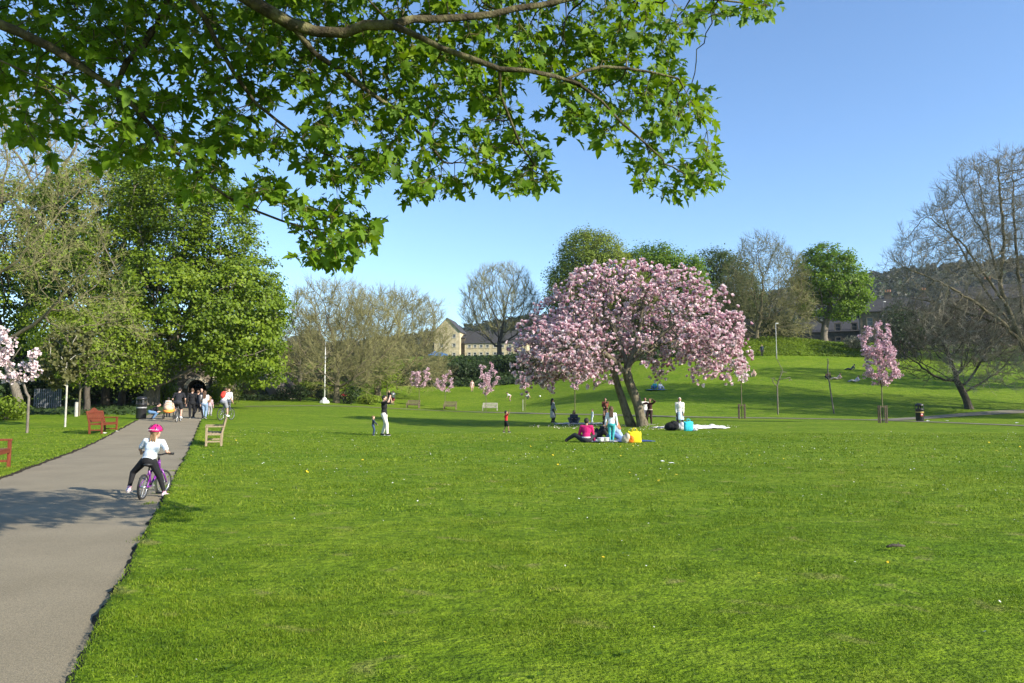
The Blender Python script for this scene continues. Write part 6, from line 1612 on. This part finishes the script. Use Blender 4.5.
blanket('white crumpled picnic sheet spread right of the turquoise bag', 703, 428.3, 2.2, 2.4, cloth((.78, .76, .74)), .1, crumple=.14)
blanket('thin white cloth lying left of the black rucksack under the magnolia', 660, 428.0, .9, .7, cloth((.75, .73, .70)), .2, crumple=.05)
blanket('pale grey rug on the grass behind the girl in turquoise leggings', 583, 424.0, 3.6, 1.8, cloth((.45, .43, .40)), 0, crumple=.05)
def bag(name, label, px, py, w_, d_, h_, col, cat='bag', lump=False, handles=True, rot=0):
    loc = gp(px, py); r = thing(name, label, cat, loc, rot)
    b = MB()
    if lump:
        b.ell((0, 0, h_ * .42), (w_ / 2, d_ / 2, h_ * .46)); b.ell((w_ * .16, -.05, h_ * .62), (w_ * .3, d_ * .4, h_ * .36)); b.ell((-w_ * .2, .03, h_ * .3), (w_ * .32, d_ * .45, h_ * .3)); b.build_skin('body', cloth(col), r, .02)
        b = MB(); b.tube([(-w_ * .1, -d_ * .2, h_ * .85), (0, -d_ * .25, h_ * 1.02), (w_ * .15, -d_ * .2, h_ * .95)], .015, 6); b.build('handle', cloth(tuple(c * .7 for c in col)), r, True)
    else:
        m = 10; ring_ = [(.42, 0), (.5, .05), (.5, .5), (.47, .85), (.44, 1.0)]
        for s, z in ring_:
            for k in range(m * 2):
                a = 2 * math.pi * k / (m * 2); c, s2 = math.cos(a), math.sin(a); e = lambda q: math.copysign(abs(q) ** .5, q)
                b.v.append((e(c) * s * w_ + .01 * math.sin(z * 9 + k), e(s2) * s * d_, z * h_ + (.03 * math.sin(k * 1.7) if z == 1 else 0)))
        n = m * 2
        for j in range(len(ring_) - 1):
            for k in range(n): l = (k + 1) % n; b.f.append((j * n + k, j * n + l, (j + 1) * n + l, (j + 1) * n + k))
        b.f.append(tuple(range(n))[::-1]); o = b.build('body', cloth(col), r, True); sl = o.modifiers.new('thick', 'SOLIDIFY'); sl.thickness = .008
        if handles:
            for s in (-1, 1):
                MB().tube([(-w_ * .18, s * d_ * .4, h_ * .93), (-w_ * .15, s * d_ * .35, h_ * 1.22), (0, s * d_ * .3, h_ * 1.32), (w_ * .15, s * d_ * .35, h_ * 1.22), (w_ * .18, s * d_ * .4, h_ * .93)], .012, 6).build('handle', cloth(tuple(c * .8 for c in col)), r, True)
    return r
bag('shopping_bag', 'large bright yellow shopping bag on the blue rug', 634.5, 442.6, .50, .25, .40, (.88, .72, .02))
bag('shopping_bag', 'crumpled orange bag leaning on the yellow shopping bag', 630.5, 443, .30, .25, .26, (.88, .22, .02), lump=True)
bag('rucksack', 'beige cloth bag beside the person in the denim jacket', 626, 443, .32, .28, .36, (.50, .44, .34), lump=True)
bag('rucksack', 'black bulging rucksack at the feet of the woman in the white headscarf', 672, 430.5, .75, .5, .50, (.012, .012, .014), lump=True)
bag('cool_bag', 'pale grey bag between the black rucksack and the turquoise bag', 680.5, 430.2, .50, .35, .42, (.60, .60, .62), lump=True)
bag('shopping_bag', 'bright turquoise shopping bag beside the white picnic sheet', 688.5, 431, .46, .26, .46, (.05, .60, .72))
bag('food_box', 'white food wrapping beside the turquoise bag', 695, 431.2, .26, .22, .12, (.80, .78, .75), cat='food', lump=True)
# small picnic things on the rug
for px, py, c, l in ((600.5, 442.8, (.75, .75, .78), 'pale lunch tub on the picnic rug in front of the person in black'), (603.5, 442.6, (.10, .20, .45), 'blue lidded tub on the picnic rug'), (606, 442.7, (.80, .78, .74), 'white plate-like tub by the feet of the standing girl')):
    r = thing('food_tub', l, 'tub', (lambda g: (g[0], g[1], g[2] + .05))(gp(px, py)))
    MB().lathe([(.09, 0), (.11, .02), (.12, .10), (.125, .11)], n=14).build('tub', cloth(c), r, True); MB().lathe([(.13, .11), (.13, .13), (.10, .14)], n=14).build('lid', cloth(tuple(v * .8 for v in c)), r, True)
person('woman in a white headscarf, white tunic and dark trousers standing by the bags', gp(680, 428.5), R(170), Ht=1.70, top=((.74, .70, .62), 'long'), bottom=((.02, .02, .022), 'trousers'), hair=('black', 'none'), scarf=(.78, .74, .66), coat=((.50, .64, .72), .30), skin=SKIN_M, hands=[(-.19, .10, .74), (.17, .08, .72)], cape=True, group=GPN)
person('long coated woman with black hair standing sideways left of the magnolia', gp(552.5, 422.7), R(-70), Ht=1.66, top=((.30, .31, .33), 'long'), bottom=((.03, .03, .035), 'trousers'), coat=((.46, .45, .43), .24), hair=('black', 'long'), skin=SKIN_M, hands=[(-.15, .16, .80), (.15, .20, .80)], group=GPN)
sit('person in dark clothes sitting on the grass beside the pale cherry stem', gp(574, 424), R(175), 1.66, top=((.04, .05, .075), 'long'), bottom=((.09, .10, .13), 'trousers'), hair=('black', 'long'), skin=SKIN_M)
person('toddler in a pale blue tunic walking behind the picnic group', gp(592.5, 422.8), R(100), Ht=.90, kid=True, top=((.55, .66, .76), 'long'), bottom=((.55, .62, .70), 'trousers'), hair=('brown', 'short'), group=GPN)
person('woman in a long dark brown dress holding a child against her shoulder', gp(605.5, 421.2), R(175), Ht=1.68, top=((.14, .045, .03), 'long'), bottom=((.06, .03, .03), 'dress'), hair=('black', 'bun'), skin=SKIN_M, hands=[(-.06, .24, 1.12), (.12, .26, 1.0)], group=GPN)
person('small child in a rust jacket carried by the woman in the brown dress', (lambda g: (g[0] + .07, g[1] - .24, g[2] + .74))(gp(605.5, 421.2)), R(5), Ht=.85, kid=True, hip=(0, 0, .22), top=((.24, .07, .04), 'long'), bottom=((.08, .04, .04), 'trousers'), hair=('black', 'short'), skin=SKIN_M, feet=[(-.14, .10, .05), (.14, .10, .05)], hands=[(-.16, .18, .42), (.16, .18, .42)], group=GPN)
person('woman in a dark maroon outfit with a pale belt, one arm raised to her head', gp(650, 424.5), R(150), Ht=1.66, top=((.065, .022, .02), 'long'), bottom=((.04, .02, .02), 'trousers'), hair=('brown', 'bun'), skin=SKIN_M, belt=(.5, .42, .32), hands=[(-.20, .14, 1.58), (.14, .2, 1.40)], elbow_pole=[(-1, .2, -.2), (1, .3, -.4)], feet=[(-.10, 0, .075), (.18, .05, .075)], group=GPN)
person('person in a white top half hidden by the magnolia trunk', gp(645.2, 423), R(190), Ht=1.72, top=((.80, .76, .74), 'long'), bottom=((.10, .10, .12), 'trousers'), hair=('black', 'short'), skin=SKIN_M, group=GPN)
# ------------------------------------------------------------------ far figures
GFAR = 'distant people across the park'
person('distant person in a white top and dark red skirt behind the adult on the lawn', gp(393, 404.5, 60), R(160), Ht=1.66, top=((.78, .74, .72), 'short'), bottom=((.30, .05, .06), 'skirt'), hair=('black', 'long'), group=GFAR)
person('distant person in black beside the one in the dark red skirt', gp(389, 404.5, 60), R(160), Ht=1.70, top=((.015, .015, .018), 'long'), bottom=((.02, .02, .022), 'trousers'), group=GFAR)
person('distant child in white bending over with a dark backpack, left of the pale cherry', gp(510.5, 401), R(95), Ht=1.35, hip=(0, 0, .66), lean=60, kid=True, top=((.82, .80, .78), 'short'), bottom=((.55, .36, .28), 'shorts'), hair=('black', 'short'), hands=[(-.12, .45, .45), (.12, .45, .45)], group=GFAR)
person('distant child in white crouching under the left edge of the magnolia', gp(527, 399.2), R(-80), Ht=1.3, hip=(0, -.1, .34), lean=40, kid=True, top=((.80, .78, .76), 'short'), bottom=((.06, .06, .08), 'trousers'), hair=('brown', 'short'), feet=[(-.10, .05, .06), (.10, .08, .06)], hands=[(-.14, .4, .3), (.14, .4, .3)], group=GFAR)
person('distant person in a pale pink top near the vase-shaped cherry', gp(472, 391.5), R(180), Ht=1.65, top=((.75, .48, .44), 'short'), bottom=((.55, .38, .32), 'shorts'), group=GFAR)
person('person in a red top sitting by the clipped bush near the white pole', gp(344, 402.5), R(200), Ht=1.66, hip=(0, 0, .42), lean=8, feet=[(-.12, .42, .07), (.12, .42, .07)], top=((.62, .03, .06), 'long'), bottom=((.05, .05, .06), 'trousers'), group=GFAR)
def on_stairs(t, side): q = p0 + d * t; return (q[0] + s_[0] * side, q[1] + s_[1] * side, q[2] + .1)
person('person in a pale top climbing the lower part of the stone stairs', on_stairs(.40, .2), R(30), Ht=1.68, top=((.80, .76, .74), 'short'), bottom=((.25, .22, .2), 'trousers'), group=GFAR)
person('person in a white top coming down the upper part of the stone stairs', on_stairs(.72, -.3), R(200), Ht=1.68, top=((.85, .82, .80), 'short'), bottom=((.3, .28, .28), 'trousers'), group=GFAR)
person('distant dark clad person standing alone at the foot of the grass bank', gp(762, 356), R(170), Ht=1.72, top=((.03, .045, .075), 'long'), bottom=((.02, .02, .03), 'trousers'), hair=('fair', 'short'), group=GFAR)
def fsit(label, px, py, rot, tc, bc, hair='black', **kw):
    d_ = dict(hip=(0, 0, .10), lean=6, feet=[(-.2, .5, .06), (.2, .5, .06)], hands=[(-.14, .4, .34), (.14, .4, .34)], knee_pole=[(-.7, .2, 1), (.7, .2, 1)]); d_.update(kw)
    person(label, gp(px, py), rot, Ht=1.66, top=(tc, 'long'), bottom=(bc, 'trousers'), hair=(hair, 'short'), group=GFAR, **d_)
LIE = dict(hip=(0, 0, .11), lean=-42, feet=[(-.12, .72, .06), (.12, .74, .06)], hands=[(-.28, -.25, .1), (.28, -.25, .1)])
fsit('seated figure with brown top on the right-hand slope, left one of the pair', 828, 379, R(160), (.18, .07, .04), (.02, .02, .02), 'brown')
fsit('reclining figure in pale pink on the right-hand slope, right one of the pair', 837, 379.5, R(80), (.75, .50, .42), (.70, .55, .48), 'ginger', **LIE)
fsit('reclining figure in grey lying uphill left of the tall cherry', 851, 370, R(70), (.10, .10, .16), (.08, .08, .12), **LIE)
fsit('reclining figure in pale lilac lying lower down left of the tall cherry', 855, 382, R(75), (.66, .58, .66), (.62, .55, .62), **LIE)
fsit('seated figure in peach at the left side of the slope by the bare sapling', 754, 376.5, R(150), (.78, .52, .40), (.5, .35, .28), 'brown')
fsit('seated figure in turquoise on a blue rug behind the magnolia trunk', 655, 389, R(150), (.05, .40, .42), (.05, .10, .30))
fsit('seated figure in pale grey beside the one in turquoise on the slope', 660, 389.5, R(200), (.60, .62, .66), (.30, .32, .40))
blanket('bright blue rug spread on the slope behind the magnolia trunk', 656.5, 390, 2.2, 1.6, cloth((.10, .28, .72)), 0)
ball = gp(540, 397); bm = MB(); bm.ell((0, 0, .11), (.11, .11, .11), None, 16, 12); tag(bm.build('ball', cloth((.85, .84, .80)), None, True), 'small white ball on the slope left of the magnolia', 'ball').location = ball

# ------------------------------------------------------------------ litter
def scrap(label, px, py, s, col, cat='litter', name='litter'):
    m = MB(); n = 9; v = [(0, 0, s * .35)]
    for k in range(n):
        a = 2 * math.pi * k / n; q = s * RNG.uniform(.6, 1.1); v.append((q * math.cos(a), q * math.sin(a) * .8, s * RNG.uniform(.02, .3)))
    m.add(v, [(0, 1 + k, 1 + (k + 1) % n) for k in range(n)] + [tuple(range(n, 0, -1))]); o = m.build(name, cloth(col)); g = gp(px, py); o.location = (g[0], g[1], g[2] + .03); tag(o, label, cat)
scrap('crumpled white paper on the open grass, larger right-hand scrap', 671.5, 465, .10, (.85, .84, .82))
scrap('small white paper scrap on the open grass, left of the larger one', 662.5, 462.5, .07, (.85, .84, .82))
scrap('white litter in the grass beside the right-hand litter bin', 928, 421.5, .16, (.80, .79, .76))
scrap('pale litter on the path edge further right of the right-hand litter bin', 947, 421.5, .14, (.76, .74, .70))
scrap('white litter between the two edges of the path fork at the far right', 1017, 423.5, .14, (.80, .79, .76))
scrap('white paper cup lying by the near leg of the red-brown bench', 117, 432.3, .10, (.85, .84, .82))
scrap('flat white scrap lying under the front of the red-brown bench', 105, 434.2, .12, (.75, .70, .62))
scrap('white scrap on the grass behind the cream trousers child', 568, 425.2, .12, (.82, .80, .77))
sk = thing('stick', 'short dark brown stick lying alone on the right of the lawn', 'stick', gp(896, 552), R(8))
b = MB(); b.tube([(-.10, 0, .05), (-.03, .01, .062), (.05, -.005, .058), (.11, .01, .05)], [.012, .016, .015, .008], 8); b.build('wood', BARK_D, sk, True)
b = MB(); b.tube([(.03, 0, .06), (.05, .03, .085)], [.007, .004], 6); b.build('twig_stub', BARK_D, sk, True)
# ------------------------------------------------------------------ the air: a thin even haze over the valley
def haze(density):
    m, nt, out = nodes_of('haze_air')
    v = N(nt, 'ShaderNodeVolumePrincipled'); v.inputs['Density'].default_value = density
    v.inputs['Color'].default_value = (.80, .88, 1.0, 1); v.inputs['Anisotropy'].default_value = .2
    nt.links.new(v.outputs[0], out.inputs['Volume'])
    b = MB(); x0, x1, y0, y1, z0, z1 = -3100, 3100, -700, 3100, -1.2, 150
    b.box(((x0 + x1) / 2, (y0 + y1) / 2, (z0 + z1) / 2), (x1 - x0, y1 - y0, z1 - z0))
    o = b.build('haze', m); o['kind'] = 'stuff'
haze(.0001)
